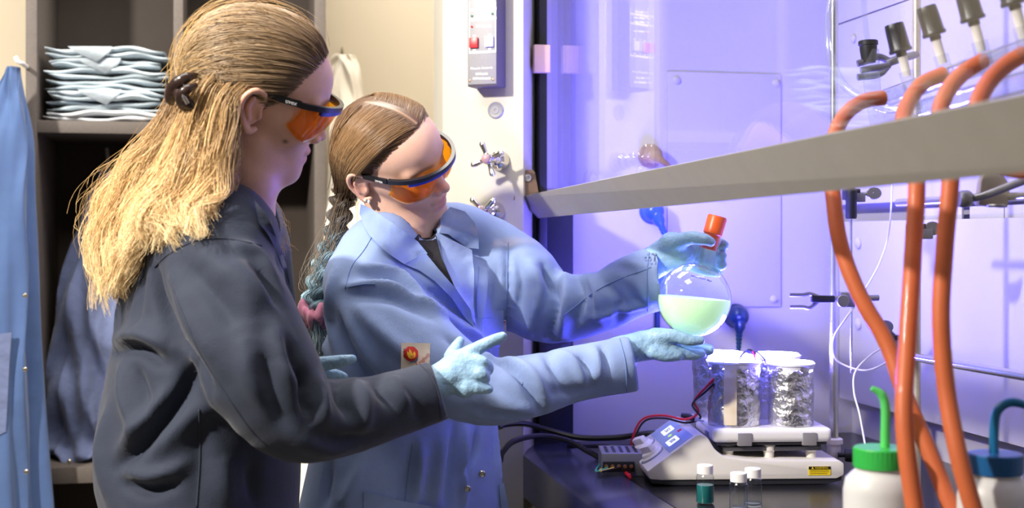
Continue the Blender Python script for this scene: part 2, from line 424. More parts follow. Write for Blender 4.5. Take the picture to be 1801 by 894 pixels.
# ------------------------------------------------------------------ hanging lab coats
def hanging(name, rows, seed, m, label, pleat=.10, parts=None, sleeve=None, fold=1.0):
    """rows: (px, py, Y, half width m, half depth m) from the hook down; pleats deepen downward"""
    r = np.random.default_rng(seed); na, nz = 96, 90; pts = np.array([(*PY(a, b, Y), hw, hd) for a, b, Y, hw, hd in rows]); S = catmull(pts, nz); ph = r.random(8) * 6.28; V = []
    for i in range(nz):
        g = i / (nz - 1); cx, cy, cz, hw, hd = S[i]
        for j in range(na):
            a = 2 * math.pi * j / na; w_ = 1 + pleat * min(1, .25 + g * 1.1) * (math.sin(5 * a + ph[0] + 1.1 * math.sin(g * 3 + ph[3])) + .6 * math.sin(9 * a + ph[1] - g * 2) + .3 * math.sin(17 * a + ph[2] + g * 3))
            cr = fold * .010 * math.sin(g * 26 + 3 * math.sin(2 * a + ph[4]) + ph[5]) * math.sin(3 * a + ph[6]) 
            V.append((cx + math.cos(a) * hw * w_ + cr * .3, cy + math.sin(a) * hd * w_ + cr, cz + .01 * math.sin(4 * a + ph[7]) * g))
    Fc = [(i * na + j, i * na + (j + 1) % na, (i + 1) * na + (j + 1) % na, (i + 1) * na + j) for i in range(nz - 1) for j in range(na)]
    Fc = [f[::-1] for f in Fc] + [tuple(range(na)), tuple((nz - 1) * na + j for j in range(na))[::-1]]
    root = thing(name, (S[-1][0], S[-1][1], S[-1][2]), label, 'lab coat')
    body = mk('coat_body', V, Fc, m, root); body.data.update()
    return root, S, np.array(V)
M_cb = mat('blue_coat_cotton', '#47608c', .85, var=.05, vscale=10, bump=.0005, bscale=350, bump2=.006, bscale2=9, sheen=.2)
M_cb2 = mat('grey_blue_coat_cotton', '#626d90', .85, var=.07, vscale=10, bump=.0005, bscale=350, bump2=.012, bscale2=12, sheen=.2)
M_cw = mat('cream_coat_cotton', '#efe6d4', .85, var=.03, vscale=10, bump=.0005, bscale=350, bump2=.006, bscale2=9, sheen=.2)
M_hook = mat('white_plastic', '#eeebe2', .4, var=.02)
M_snap = mat('nickel_snap', '#c9c2b0', .3, 1.0, var=.05)
def snap_btn(root, p, n, r=.006):
    M = axis_m(p, n); MB().lathe([(r, 0), (r, .002), (r * .7, .0035), (r * .45, .002), (r * .3, .0034), (0.0001, .0036)], M, 14).build('snap_button', M_snap, root)
Yl = 3.10
rt, S, V = hanging('hanging_lab_coat', [(24, 118, Yl, .012, .012), (14, 170, Yl, .035, .03), (-6, 260, Yl, .075, .05), (-22, 380, Yl, .095, .06), (-30, 560, Yl, .11, .065), (-34, 740, Yl, .12, .07), (-30, 960, Yl, .135, .075), (-30, 1130, Yl, .14, .08)],
                   3, M_cb, 'blue lab coat hanging from a white hook beside the lockers', .13)
MB().tube([PY(47, 118, 3.2), PY(40, 112, Yl), PY(31, 108, Yl - .02), PY(27, 100, Yl - .02)], .005, 8).build('hook', M_hook, rt)
for py in (830, 650, 520): snap_btn(rt, PY(44 if py < 800 else 46, py, Yl - .085), (0.2, -1, 0), .005)
flap = [PY(a, b, Yl - .075) for a, b in ((-10, 590), (20, 585), (16, 640), (10, 760), (-10, 770))]
MB().add(list(flap) + [p + np.array((0, .006, 0)) for p in flap], [(0, 1, 2, 3, 4)[::-1], (5, 6, 7, 8, 9)] + [(i, (i + 1) % 5, 5 + (i + 1) % 5, 5 + i) for i in range(5)]).build('pocket', M_cb2, rt)
Yc = 3.36
rt, S, V = hanging('hanging_lab_coat', [(190, 300, Yc + .05, .02, .02), (196, 350, Yc + .03, .05, .04), (186, 430, Yc, .075, .06), (172, 560, Yc, .088, .07), (165, 660, Yc, .093, .075), (162, 760, Yc, .097, .08), (160, 800, Yc, .099, .085)],
                   5, M_cb2, 'grey blue lab coat hanging inside the lower locker bay', .12, fold=2.2)
snap_btn(rt, PY(122, 812, Yc - .105), (0, -1, 0), .005)
MB().tube([PY(190, 302, Yc + .05), PY(190, 285, Yc + .05), PY(188, 262, Yc + .1)], .004, 8).build('hook', M_hook, rt)
Yw = 3.50
rt, S, V = hanging('hanging_lab_coat', [(604, 97, 3.42, .028, .02), (606, 125, 3.42, .040, .03), (608, 200, 3.40, .045, .04), (608, 330, 3.28, .045, .04), (600, 500, 3.10, .05, .045), (578, 760, 3.06, .075, .045), (572, 1000, 3.05, .085, .05)],
                   8, M_cw, 'cream white lab coat hanging on the beige wall behind the two people', .10)
MB().tube([PY(604, 100, 3.42), PY(603, 88, 3.46), PY(603, 84, 3.62)], .004, 8).build('hook', M_snap, rt)

# ================================================================== fume hood
M_hw = mat('hood_white_enamel', '#b2aea2', .45, var=.02, vscale=5)
M_hl = mat('hood_liner_white', '#b6b3ba', .5, var=.025, vscale=4)
M_bk = mat('black_epoxy', '#15151a', .22, var=.2, vscale=40, bump=.0002, bscale=200)
M_blk = mat('black_rubber', '#17181c', .5, var=.1)
M_trk = mat('dark_track', '#2b2d35', .35, .3, var=.05)
M_alu = mat('brushed_aluminium', '#b9b9bd', .35, .9, var=.05, vscale=60)
M_bar = mat('sash_bar_grey', '#a8a39a', .5, .1, var=.03, vscale=30)
M_glass = clear_mat('sash_glass', (.97, .98, 1.0), .004, 1.52, 1.0)
hood = thing('fume_hood', (1.0, 1.7, .82), 'white fume hood with raised glass sash and angled corner post', 'fume hood')
YS, XB, ZC = 2.62, 1.30, .91
# corner post, angled face with normal (-sin33, -cos33)
TH = math.radians(33); PNn = np.array((-math.sin(TH), -math.cos(TH), 0)); PT = np.array((math.cos(TH), -math.sin(TH), 0))
pr = np.array((.5455, 2.50)); pl = pr - .12 * PT[:2]
def on_post(px, py, off=0.0):
    r = ray(px, py); o = np.array((*pr, 0)) + PNn * off; t = ((o - CAM) @ PNn) / (r @ PNn); return CAM + r * t
post = [(pr[0], pr[1]), (.585, 2.585), (.60, YS), (.60, 2.72), (.40, 2.72), (.40, pl[1] + .03), (pl[0], pl[1])]
MB().prism(post, 0.0, 2.6, .003).build('corner_post', M_hw, hood)
MB().box(.586, .668, 2.585, YS + .03, ZC - .06, 1.42, .002).build('black_jamb', M_trk, hood)
MB().box(.586, .668, 2.600, YS + .03, 1.42, 2.6, .002).build('upper_jamb', M_hw, hood)
MB().box(.590, .606, 2.555, 2.60, ZC + .02, 2.6, .002).build('sash_track', M_blk, hood)
a, b = PY(938, 128, 2.55), PY(966, 80, 2.55)
MB().box(a[0], b[0], 2.54, 2.56, a[2], b[2], .002).build('track_clip', mat('tan_plastic', '#c9a88c', .5), hood)
MB().box(.668, XB + .02, YS, YS + .03, ZC - .02, 2.6).build('side_wall', M_hl, hood)
# access panel on the side wall, with screws
zt_, zb_ = PY(1200, 127, YS)[2], PY(1300, 540, YS)[2]; xa, xb = X_at(1173, YS), X_at(1372, YS)
ap = MB().box(xa, xb, YS - .004, YS, zb_, zt_, .0015).build('access_panel', M_hl, hood)
for px_, py_ in ((1190, 141), (1365, 146), (1190, 525), (1361, 527)):
    MB().lathe([(.0085, 0), (.0085, .002), (.005, .0045), (.0001, .005)], axis_m(PY(px_, py_, YS - .004), (0, -1, 0)), 16).build('screw', M_hw, ap)
# back wall: recess, lower baffle, slot, upper baffle
zlo, zsl, zup = 1.335 - .346, 1.335 + .030, 1.335 + .066
MB().box(XB, XB + .02, .5, YS + .03, ZC - .02, 2.6).build('back_wall', M_hl, hood)
MB().box(XB - .045, XB - .035, 1.2, YS - .03, zlo, zsl, .001).build('baffle_panel', M_hl, hood)
MB().box(XB - .035, XB, 1.2, YS - .03, zlo, zlo + .02).build('baffle_lip', M_hl, hood)
ys = PX(1653, 100, XB)[1]; zseam = PX(1498, 36, XB - .04)[2]
for y0, y1 in ((ys + .004, YS - .012), (1.2, ys - .004)):
    for z0, z1 in ((zup, zseam - .0015), (zseam + .0015, 2.58)):
        MB().box(XB - .045, XB - .035, y0, y1, z0, z1, .001).build('baffle_panel', M_hl, hood)
for p0, p1 in ((1620, 1695), (1709, 1769), (1771, 1850)):        # slot strips
    y0, y1 = sorted((PX(p0, 372, XB - .03)[1], PX(p1, 372, XB - .03)[1])); MB().box(XB - .034, XB - .030, y0, y1, zsl - .012, zsl + .022, .0005).build('slot_strip', M_hl, hood)
for py_ in (428, 570):
    MB().lathe([(.012, 0), (.012, .004), (.006, .008), (.0001, .009)], axis_m(PX(1511, py_, XB - .045), (-1, 0, 0)), 18).build('screw', M_hw, hood)
MB().lathe([(.009, 0), (.009, .004), (.005, .007), (.0001, .008)], axis_m(PX(1503, 68, XB - .045), (-1, 0, 0)), 18).build('screw', M_hw, hood)
MB().box(.55, XB + .02, .5, YS + .03, 2.6, 2.63).build('hood_ceiling', M_hl, hood)
# lip (airfoil) in front of the worktop
lipm = mat('slate_blue_lip', '#3c3f52', .25, .25, var=.08, vscale=25)
MB().add([(x, y, z) for y in (.55, 2.60) for x, z in ((.545, .905), (.56, .911), (.66, .913), (.668, .909), (.668, .885), (.57, .875), (.558, .825), (.545, .825))],
         [(0, 1, 2, 3, 4, 5, 6, 7), tuple(range(8, 16))[::-1]] + [(i, 8 + i, 8 + (i + 1) % 8, (i + 1) % 8) for i in range(8)]).build('airfoil_lip', lipm, hood)
# sash: glass, bar and end bracket
tf, tn = PX(912, 347, .55), PX(1801, 165, .55); bf, bn = PX(946, 384, .584), PX(1801, 305, .584)
tn2 = tf + (tn - tf) * 1.13; bn2 = bf + (bn - bf) * 1.13
ins = np.array((.055, .0, .012)); ins2 = np.array((.04, 0, .004))
sec0 = [tf, bf, bf + ins2, tf + ins]; sec1 = [tn2, bn2, bn2 + ins2, tn2 + ins]
MB().add(sec0 + sec1, [(0, 1, 2, 3), (7, 6, 5, 4)] + [(i, 4 + i, 4 + (i + 1) % 4, (i + 1) % 4) for i in range(4)]).build('sash_bar', M_bar, hood, False)
gx = .622
MB().add([(gx + dx, y, z) for dx in (0, .006) for y, z in ((2.585, tf[2] + .004), (2.585, 2.56), (.62, 2.56), (.62, tn2[2] + .004))],
         [(0, 1, 2, 3), (7, 6, 5, 4), (0, 4, 5, 1), (1, 5, 6, 2), (2, 6, 7, 3), (3, 7, 4, 0)]).build('sash_glass', M_glass, hood, False)
bk = [PY(p, q, 2.51) for p, q in ((903, 352), (912, 318), (922, 300), (936, 298), (941, 304), (947, 338))]
MB().add([p for p in bk] + [p + np.array((0, .012, 0)) for p in bk], [(0, 1, 2, 3, 4, 5)[::-1], (6, 7, 8, 9, 10, 11)] + [(i, (i + 1) % 6, 6 + (i + 1) % 6, 6 + i) for i in range(6)]).build('sash_bracket', mat('bronze_plastic', '#6b5648', .5), hood, False)
MB().lathe([(.007, 0), (.007, .003), (.004, .004), (.0035, .002), (.0001, .002)], axis_m(PY(928, 313, 2.51), (0, -1, 0)), 14).build('screw', M_alu, hood)

top = tag(MB().box(.668, XB - .0, .5, YS, ZC - .035, ZC, .002).build('worktop', M_bk), 'black epoxy worktop inside the fume hood', 'worktop')
cab = thing('base_cabinet', (.95, 1.6, 0), 'pale grey base cabinet under the fume hood', 'cabinet')
MB().box(.60, XB, .55, 2.60, .1, .82, .002).build('body', mat('cabinet_grey', '#8f8c88', .5), cab)
MB().box(.64, XB, .58, 2.57, 0, .1).build('plinth', M_blk, cab)
for k in range(3):
    d = MB().box(.582, .60, .58 + k * .665, .58 + (k + 1) * .665 - .01, .13, .80, .003).build('door', MATS['cabinet_grey'], cab)
    MB().tube([(.582, 1.15 + k * .665, .72), (.565, 1.15 + k * .665, .72), (.565, 1.02 + k * .665, .72), (.582, 1.02 + k * .665, .72)], .004, 8, smooth=False).build('handle', M_alu, d)

# ------------------------------------------------------------------ monitor box on the post
M_boxg = mat('dark_grey_plastic', '#554f55', .45, var=.04)
M_face = mat('silver_speckle', '#8e8e92', .5, .2, var=.12, vscale=900)
M_ink = mat('white_print', '#f4f4f4', .5, var=.0); M_lens = mat('indicator_green', '#4c7f63', .3); M_red = mat('red_plastic', '#d8222a', .35, var=.03); M_whb = mat('white_button', '#e9e6e2', .35, var=.02)
def post_frame(px, py, off): 
    return basis(on_post(px, py, off), x=PT, z=PNn)        # local x along the post face to the right, y up(z cross), z out
F0 = post_frame(849, 150, .045); 
mon = thing('airflow_monitor', on_post(849, 150, .02), 'grey airflow alarm box with red and white buttons on the hood post', 'alarm box')
wl = (np.array(on_post(822, 100, .045)) - np.array(on_post(849, 100, .045))) @ PT; wr = (np.array(on_post(875, 100, .045)) - np.array(on_post(849, 100, .045))) @ PT
# local y of this basis: z cross x
MB().box(wl, wr, -.002 if (F0 @ Vector((0, 1, 0)) - F0.translation).z > 0 else -.30, .30 if (F0 @ Vector((0, 1, 0)) - F0.translation).z > 0 else .002, -.0445, 0, .003, F0).build('housing', M_boxg, mon)
sgn = 1 if (F0 @ Vector((0, 1, 0)) - F0.translation).z > 0 else -1
MB().box(wl + .002, wr - .002, *sorted((sgn * .002, sgn * .296)), 0, .0015, .0005, F0).build('face_plate', M_face, mon)
def on_face(px, py):
    p = on_post(px, py, .047); q = F0.inverted() @ Vector(p); return q.x, q.y
def fbox(nm, p0, p1, h, m, par, bev=.0004):
    x0, y0 = on_face(*p0); x1, y1 = on_face(*p1); return MB().box(min(x0, x1), max(x0, x1), min(y0, y1), max(y0, y1), .0014, .0014 + h, bev, F0).build(nm, m, par)
rb = fbox('push_button', (827, 67), (841, 84), .006, M_red, mon); rb['label'] = 'red push button'
wb = fbox('push_button', (854, 65), (868, 82), .006, M_whb, mon); wb['label'] = 'white push button'
for p_, m_ in (((830, 28), M_lens), ((866, 24), M_lens), ((830, 47), M_red)):
    x, y = on_face(*p_); MB().lathe([(.0022, .001), (.0022, .003), (.0001, .004)], F0 @ Matrix.Translation((x, y, 0)), 12).build('indicator', m_, mon)
for p_ in ((826, 142), (867, 140)):
    x, y = on_face(*p_); MB().lathe([(.0022, .001), (.0022, .0025), (.0001, .003)], F0 @ Matrix.Translation((x, y, 0)), 12).build('screw', mat('brass', '#a07858', .4, .8), mon)
for p0, p1 in (((825, 16), (873, 17)), ((825, 33), (873, 34)), ((825, 91), (871, 92)), ((825, 3), (826, 91)), ((871, 3), (872, 91))): fbox('printed_line', p0, p1, .0003, M_ink, mon, 0)
Ft = F0 if sgn > 0 else F0 @ Matrix.Rotation(math.pi, 4, 'Z')
x, y = on_face(847, 120); text('Phoenix Controls', .0065, F0 @ Matrix.Translation((x, y, .0018)) @ (Matrix.Identity(4) if sgn > 0 else Matrix.Rotation(math.pi, 4, 'Z')), M_ink, mon)
for px_, py_, hw_, n_ in ((849, 11, 11, 1), (849, 22, 15, 2), (849, 29, 14, 2), (850, 46, 14, 3), (834, 63, 3, 1), (861, 61, 3, 1), (834, 88, 3, 1), (861, 86, 3, 1), (847, 130, 11, 2), (847, 138, 16, 3)):
    for k in range(n_):                                   # rows of print too small to read in the photograph
        w_ = 2 * hw_ / n_; fbox('print_row', (px_ - hw_ + k * w_ + .6, py_ - 1.3), (px_ - hw_ + (k + 1) * w_ - .6, py_ + 1.3), .0003, M_ink, mon, 0)
# ------------------------------------------------------------------ round plug and gas valves on the post
M_gp = mat('grey_plug', '#8d8d92', .5, var=.04)
pl_ = thing('hole_plug', on_post(872, 194), 'round grey plastic plug on the hood post under the alarm box', 'plug')
MB().lathe([(.0165, 0), (.0165, .002), (.0145, .0035), (.0125, .0022), (.0085, .0022), (.0075, .0032), (.003, .0032), (.002, .002), (.0001, .002)], axis_m(on_post(872, 194), PNn), 28).build('disc', M_gp, pl_)
M_chr = mat('chrome', '#dcd8d4', .12, 1.0, var=.02); M_cap = mat('mauve_cap', '#a08088', .4)
def valve(px, py, ang, label):
    b = on_post(px, py); v = thing('gas_valve', b, label, 'valve', 'gas valves on the hood post'); M = axis_m(b, PNn)
    MB().lathe([(.020, 0), (.020, .006), (.017, .012), (.0165, .02), (.012, .024), (.012, .036), (.009, .040), (.009, .058), (.006, .060), (.006, .072)], M, 28).build('bonnet', M_chr, v)
    h = MB(); M2 = M @ Matrix.Rotation(ang, 4, 'Z')
    h.lathe([(.010, .058), (.011, .064), (.011, .072), (.009, .075)], M2, 20)
    for k in range(4):
        R = M2 @ Matrix.Rotation(k * math.pi / 2, 4, 'Z'); pts = [R @ Vector((x, 0, z)) for x, z in ((.004, .066), (.014, .066), (.024, .067), (.030, .068))]
        h.tube([tuple(p) for p in pts], [.0055, .0045, .0055, .0062], 10, 12); e = pts[-1]
        h.lathe([(.0001, -.0062), (.0045, -.0045), (.0062, 0), (.0045, .0045), (.0001, .0062)], Matrix.Translation(e), 10)
    hd = h.build('handle', M_chr, v); MB().lathe([(.0085, .0745), (.0085, .078), (.006, .080), (.0001, .0805)], M2, 20).build('index_cap', M_cap, hd)
valve(880, 283, .35, 'upper chrome cross-handled gas valve on the hood post')
valve(872, 373, .75, 'lower chrome cross-handled gas valve partly behind the shoulder')
# ------------------------------------------------------------------ outlets on the hood side wall
def turret(px, py, m, label, tip=(0, 0, -1)):
    b = PY(px, py, YS - .004 if px > 1173 else YS); v = thing('service_outlet', b, label, 'outlet'); M = axis_m(b, (0, -1, 0))
    MB().lathe([(.026, 0), (.026, .004), (.023, .008), (.022, .022), (.017, .034), (.008, .040), (.0001, .041)], M, 24).build('turret', m, v)
    c = Vector(b) + Vector((0, -.026, 0)); t = Vector(tip).normalized(); Mz = axis_m(c, t)
    MB().lathe([(.013, .008), (.012, .024), (.009, .030)] + [q for k in range(6) for q in ((.0085 - k * .0006, .030 + k * .008), (.0062 - k * .0006, .037 + k * .008))] + [(.004, .080), (.003, .084)], Mz, 18).build('hose_nozzle', m, v)
    return v
M_nav = mat('navy_plastic', '#1c3a5c', .3, coat=.3); M_blu = mat('blue_plastic', '#2f52c8', .3, coat=.3); M_brn = mat('brown_plastic', '#8a6b60', .4)
turret(1293, 556, M_nav, 'dark navy service outlet with ribbed nozzle behind the flask', (-.10, -.15, -1))
turret(1145, 372, M_blu, 'blue service outlet just under the sash bar', (.35, -.3, -1))
turret(1143, 275, M_brn, 'brown round service outlet seen through the sash glass', (.1, -.9, -.3))
rd = PY(1155, 560, YS - .02); tag(MB().tube([PY(1156, 470, YS - .0055), PY(1156, 578, YS - .0055)], .006, 10, 2, False).build('outlet_rod', M_nav), 'dark slim vertical rod on the hood side wall left of the flask', 'rod')
# ================================================================== things on the worktop
M_pw = mat('hotplate_cream', '#e7e2da', .4, var=.02); M_skirt = mat('hotplate_charcoal', '#33333a', .5); M_pad = mat('grey_rubber_pad', '#8b888c', .6)
M_top = mat('white_ceramic', '#f4f2f2', .2, coat=.4, var=.01); M_panel = mat('pale_blue_panel', '#a9bdd6', .45, var=.02)
O3 = PZ(1165, 856, ZC); ra = math.radians(3); A = RT * math.cos(ra) + FW * math.sin(ra); B = -RT * math.sin(ra) + FW * math.cos(ra)
def HM(a=0, b=0, z=0): q = O3 + A * a + B * b + UP * z; return basis(q, x=A, y=B)     # local x=a, y=b, z=up
hp = thing('stirring_hotplate', O3 + A * .17 + B * .11, 'cream stirring hotplate with tilted control panel and digital displays', 'hotplate')
W = .225
# side profile (a, z) extruded across b
prof = [(-.022, .012), (.0, .010), (.30, .010), (.313, .016), (.313, .036), (.305, .041), (.15, .044), (.105, .050), (.090, .062), (.078, .082), (.066, .088), (.058, .086), (-.026, .026)]
Mp = basis(O3, x=A, y=UP) @ Matrix.Translation((0, 0, -W))      # local x=a,y=z, z = A x UP = toward camera -> start W away
MB().prism(prof, 0, W, .004, Mp).build('body', M_pw, hp)
MB().prism([(-.018, .004), (.02, .0005), (.285, .0005), (.31, .006), (.31, .0145), (.0, .0135), (-.021, .016)], .004, W - .004, .002, Mp).build('base_skirt', M_skirt, hp)
for a_, b_ in ((.03, .03), (.03, W - .03), (.27, .03), (.27, W - .03)): MB().lathe([(.010, 0), (.010, .003)], HM(a_, b_, -.0005), 14).build('foot', M_blk, hp)
# control panel on the sloping face: from (-.026,.026) to (.058,.086)
sl = Vector((*(A * (.058 + .026) + UP * (.086 - .026)),)).normalized(); fn = sl.cross(Vector(B)).normalized()
if fn.dot(Vector(A)) > 0: fn = -fn
LS = math.hypot(.084, .060)
def SM(s, b, off=.001): q = O3 + A * -.026 + UP * .026 + np.array(sl) * s + B * b + np.array(fn) * off; return basis(q, x=-B, y=sl)   # x: panel right for the operator, y up the slope
pm = SM(LS * .70, W / 2, .0006)
MB().box(-W / 2 + .012, W / 2 - .012, -LS * .22, LS * .26, -.001, .0006, .0003, pm).build('control_panel', M_panel, hp)
M_disp = mat('display_glow', '#dfe8ff', .3, emit='#dfe6ff', estr=1.6, var=0); M_dig = mat('display_digit', '#1b2430', .4, var=0)
for k, (b_, s_) in enumerate((('350', .155), ('300', .065))):
    d = MB().box(-.019, .019, -.011, .011, 0, .0012, .0003, SM(LS * (.74 if k == 0 else .66), s_, .0008)).build('display', M_disp, hp)
    text(b_, .017, SM(LS * (.74 if k == 0 else .66), s_, .0022), M_dig, d, 'digits', .0002)
MB().lathe([(.004, 0), (.004, .001), (.0001, .0015)], SM(LS * .70, .11, .0008), 12).build('indicator', mat('indicator_lime', '#b8e04a', .3, emit='#b8f040', estr=1.0), hp)
MB().box(-.007, .007, -.004, .004, 0, .0006, 0, SM(LS * .88, .10, .0008)).build('logo', M_red, hp)
for b_ in (.070, .160):
    kb = MB(); Mk = SM(LS * .24, b_, .0); kb.lathe([(.021, 0), (.021, .003), (.017, .005), (.0165, .008), (.015, .010)], Mk, 28)
    kb.box(-.0155, .0155, -.006, .006, .008, .022, .003, Mk @ Matrix.Rotation(.5, 4, 'Z')); kb.build('knob', M_pw, hp)
    MB().lathe([(.0235, 0), (.0235, .0012), (.0215, .0014)], Mk, 28).build('knob_ring', mat('grey_print', '#8790a0', .5), hp)
# ceramic top plate on short columns
ZP = .096; pa0, pa1, pb0, pb1 = .088, .295, .008, .218
for a_, b_ in ((.12, .035), (.265, .035), (.12, .19), (.265, .19), (.19, .03)): MB().lathe([(.009, .038), (.009, .052), (.012, .056), (.012, .07)], HM(a_, b_), 14).build('column', M_pw, hp)
MB().box(pa0 + .02, pa1 - .015, pb0 + .012, pb1 - .012, .055, .063, .002, HM()).build('heat_shield', mat('shield_grey', '#6a6a70', .4, .6), hp)
MB().box(pa0 + .008, pa1 - .008, pb0 + .006, pb1 - .006, .066, .072, .002, HM()).build('plate_tray', M_skirt, hp)
pt = MB().box(pa0, pa1, pb0, pb1, .071, ZP, .010, HM(), 4).build('top_plate', M_top, hp)
for a_ in (pa0 + .055, pa1 - .04):
    MB().box(a_ - .012, a_ + .012, pb0 - .0025, pb0 + .012, .066, .088, .0015, HM()).build('corner_pad', M_pad, pt)
for b_ in (.055, .17): MB().box(pa0 - .0025, pa0 + .012, b_ - .012, b_ + .012, .064, .085, .0015, HM()).build('corner_pad', M_pad, pt)
# warning sticker on the near side
fm = basis(O3 + A * .270 + B * -.0006 + UP * .024, x=A, y=UP)
ws = MB().box(-.019, .019, -.0075, .0075, -.0005, .0003, 0, fm).build('warning_sticker', mat('sticker_yellow', '#f2d21c', .5, var=0), hp)
MB().box(-.019, .019, .0025, .0075, .0002, .0005, 0, fm).build('sticker_header', mat('sticker_black', '#141414', .5, var=0), ws)
text('▲ WARNING', .0048, fm @ Matrix.Translation((0, .005, .0008)), MATS['sticker_yellow'], ws, depth=.0001)
for k in range(3): MB().box(-.0165, .0165 - .003 * (k == 2), .0005 - k * .0028, .0013 - k * .0028, .0002, .0004, 0, fm).build('print_row', MATS['sticker_black'], ws)
# rod socket and clamp knob at the rear right
MB().lathe([(.010, .030), (.012, .034), (.012, .052), (.016, .056), (.016, .064), (.013, .066)], HM(.322, .09), 18).build('rod_socket', M_pw, hp)
MB().lathe([(.004, 0), (.004, .012), (.011, .012), (.012, .018), (.012, .03), (.009, .032)], axis_m(O3 + A * .325 + B * .075 + UP * .038, A * 1.0 - B * .2), 14).build('clamp_knob', M_blk, hp)

# ------------------------------------------------------------------ foil wrapped beakers with blue lamps
def foil_mat():
    m = mat('aluminium_foil', '#e4e3e8', .36, 1.0, var=.06, vscale=40, bump=.003, bscale=120, bump2=.004, bscale2=45); return m
M_foil = foil_mat(); M_rim = mat('foil_paper_rim', '#f5f4ff', .5, var=.02); M_tape = mat('masking_tape', '#e9d9bd', .7, var=.05)
M_led = mat('blue_led', '#2030ff', .4, var=0, emit=(.145, .12, 1.0), estr=LED)
def beaker(a_, b_, r, h, seed, label, tape=False):
    q = O3 + A * a_ + B * b_ + UP * (ZP + .0005); t = thing('foil_beaker', q, label, 'beaker', 'foil wrapped beakers on the hotplate'); g = np.random.default_rng(seed)
    na, nz = 72, 44; V = []; th = np.linspace(0, 2 * np.pi, na, endpoint=False)
    # crumpled facets: nearest random ridge cells
    cp = np.c_[g.random(90) * 6.2832, g.random(90) * h]; ch = g.random(90)
    for k in range(nz):
        z = h * k / (nz - 1)
        for a in th:
            da = np.abs(a - cp[:, 0]); da = np.minimum(da, 6.2832 - da) * r; dd = np.hypot(da, z - cp[:, 1]); o = np.argsort(dd)[:2]
            cr = (dd[o[1]] - dd[o[0]]) * .13 + (ch[o[0]] - .5) * .0022; edge = .45 if z < .01 else 1
            rr = r + cr * edge - .0015; V.append((math.cos(a) * rr, math.sin(a) * rr, z))
    zi = h - .004
    base = len(V); prof_in = [(r * 1.03, h), (r * 1.02, h + .003), (r * .95, h + .0035), (r * .93, h - .004), (r * .92, .02), (.0001, .018)]
    Fc = [(j * na + i, j * na + (i + 1) % na, (j + 1) * na + (i + 1) % na, (j + 1) * na + i) for j in range(nz - 1) for i in range(na)] + [tuple(range(na))[::-1]]
    V = [tuple(q + A * v[0] + B * v[1] + UP * v[2]) for v in V]
    mk('foil_wrap', V, Fc, M_foil, t)
    MQ = basis(q, x=A, y=B); rim = MB().lathe([(r * .985, h - .006), (r * 1.0, h - .001), (r * 1.045, h + .001), (r * 1.05, h + .004), (r * .97, h + .0045), (r * .90, h), (r * .89, .03), (.001, .028)], MQ, 48, False, False)
    rm = rim.build('rim', M_rim, t)
    MB().lathe([(r * .955, h - .010), (r * .965, h + .0065), (r * .925, h + .0065), (r * .90, h - .010)], MQ, 40, False, False).build('led_ring', M_led, t)
    MB().lathe([(.001, h - .030), (r * .88, h - .030)], MQ, 32, False, False).build('led_disc', M_led, t)
    if tape:
        ang0 = math.atan2(-1, -.35); tv = []
        for k in range(14):
            z = .004 + (h - .004) * k / 13
            for da in (-.22, -.07, .08, .22): rr = r + .0045 + .0006 * math.sin(k * 2.0); tv.append(tuple(q + A * math.cos(ang0 + da) * rr + B * math.sin(ang0 + da) * rr + UP * z))
        mk('tape_strip', tv, [(j * 4 + i, j * 4 + i + 1, (j + 1) * 4 + i + 1, (j + 1) * 4 + i) for j in range(13) for i in range(3)], M_tape, t)
    return t
beaker(.136, .062, .046, .107, 1, 'foil wrapped beaker with a cream tape strip, front left on the hotplate', True)
beaker(.234, .052, .040, .103, 2, 'crinkled foil wrapped beaker, front right on the hotplate')
beaker(.130, .163, .046, .110, 3, 'foil wrapped beaker at the back left, behind the taped one')
beaker(.232, .152, .044, .108, 4, 'foil wrapped beaker at the back right of the hotplate')
# red and black lamp leads with crocodile clips
M_rw = mat('red_wire', '#c81e2c', .35, var=.03); M_kw = mat('black_wire', '#101014', .4, var=.05)
def wire(name, pts, r, m, label, cat='wire', group=None): 
    return tag(MB().tube([np.asarray(p) for p in pts], r, 8, max(24, 10 * len(pts))).build(name, m), label, cat, group)
dW = 2.33
zc_ = lambda px, py: PZ(px, py, ZC + .006)
wire('lamp_lead', [P(1262, 660, 2.26), P(1245, 678, 2.27), P(1222, 705, 2.30), P(1228, 726, 2.32), P(1205, 738, 2.33), P(1165, 731, 2.36), P(1130, 738, 2.38), P(1113, 770, 2.40), P(1107, 815, 2.42), zc_(1108, 842)], .0022, M_rw, 'red lamp lead looping from the foil beaker down past the hotplate')
wire('lamp_lead', [P(1264, 668, 2.26), P(1240, 690, 2.27), P(1218, 712, 2.30), P(1232, 735, 2.33), P(1206, 744, 2.34), P(1168, 736, 2.37), P(1134, 741, 2.39), P(1117, 772, 2.41), P(1111, 815, 2.43), zc_(1104, 838)], .002, M_kw, 'black lamp lead twisted beside the red one')
wire('lamp_lead', [zc_(1108, 840), zc_(1095, 826), zc_(1083, 818), zc_(1073, 812)], .0035, M_rw, 'short red lead running from the power supply to the worktop')
cl = thing('crocodile_clip', P(1220, 738, 2.30), 'black crocodile clip joining the lamp leads above the hotplate', 'clip')
MB().tube([P(1198, 730, 2.335), P(1210, 733, 2.335), P(1222, 738, 2.33)], [.0035, .0062, .0042], 10, 12).build('boot', M_blk, cl); MB().tube([P(1222, 738, 2.33), P(1238, 741, 2.325)], [.003, .0015], 8, 4).build('jaw', M_alu, cl)
cl = thing('crocodile_clip', P(1320, 625, 2.30), 'small black clip with leads lying across the beaker tops', 'clip')
MB().tube([P(1306, 624, 2.30), P(1318, 621, 2.29), P(1330, 625, 2.28)], [.003, .0075, .003], 8, 12).build('boot', M_blk, cl)
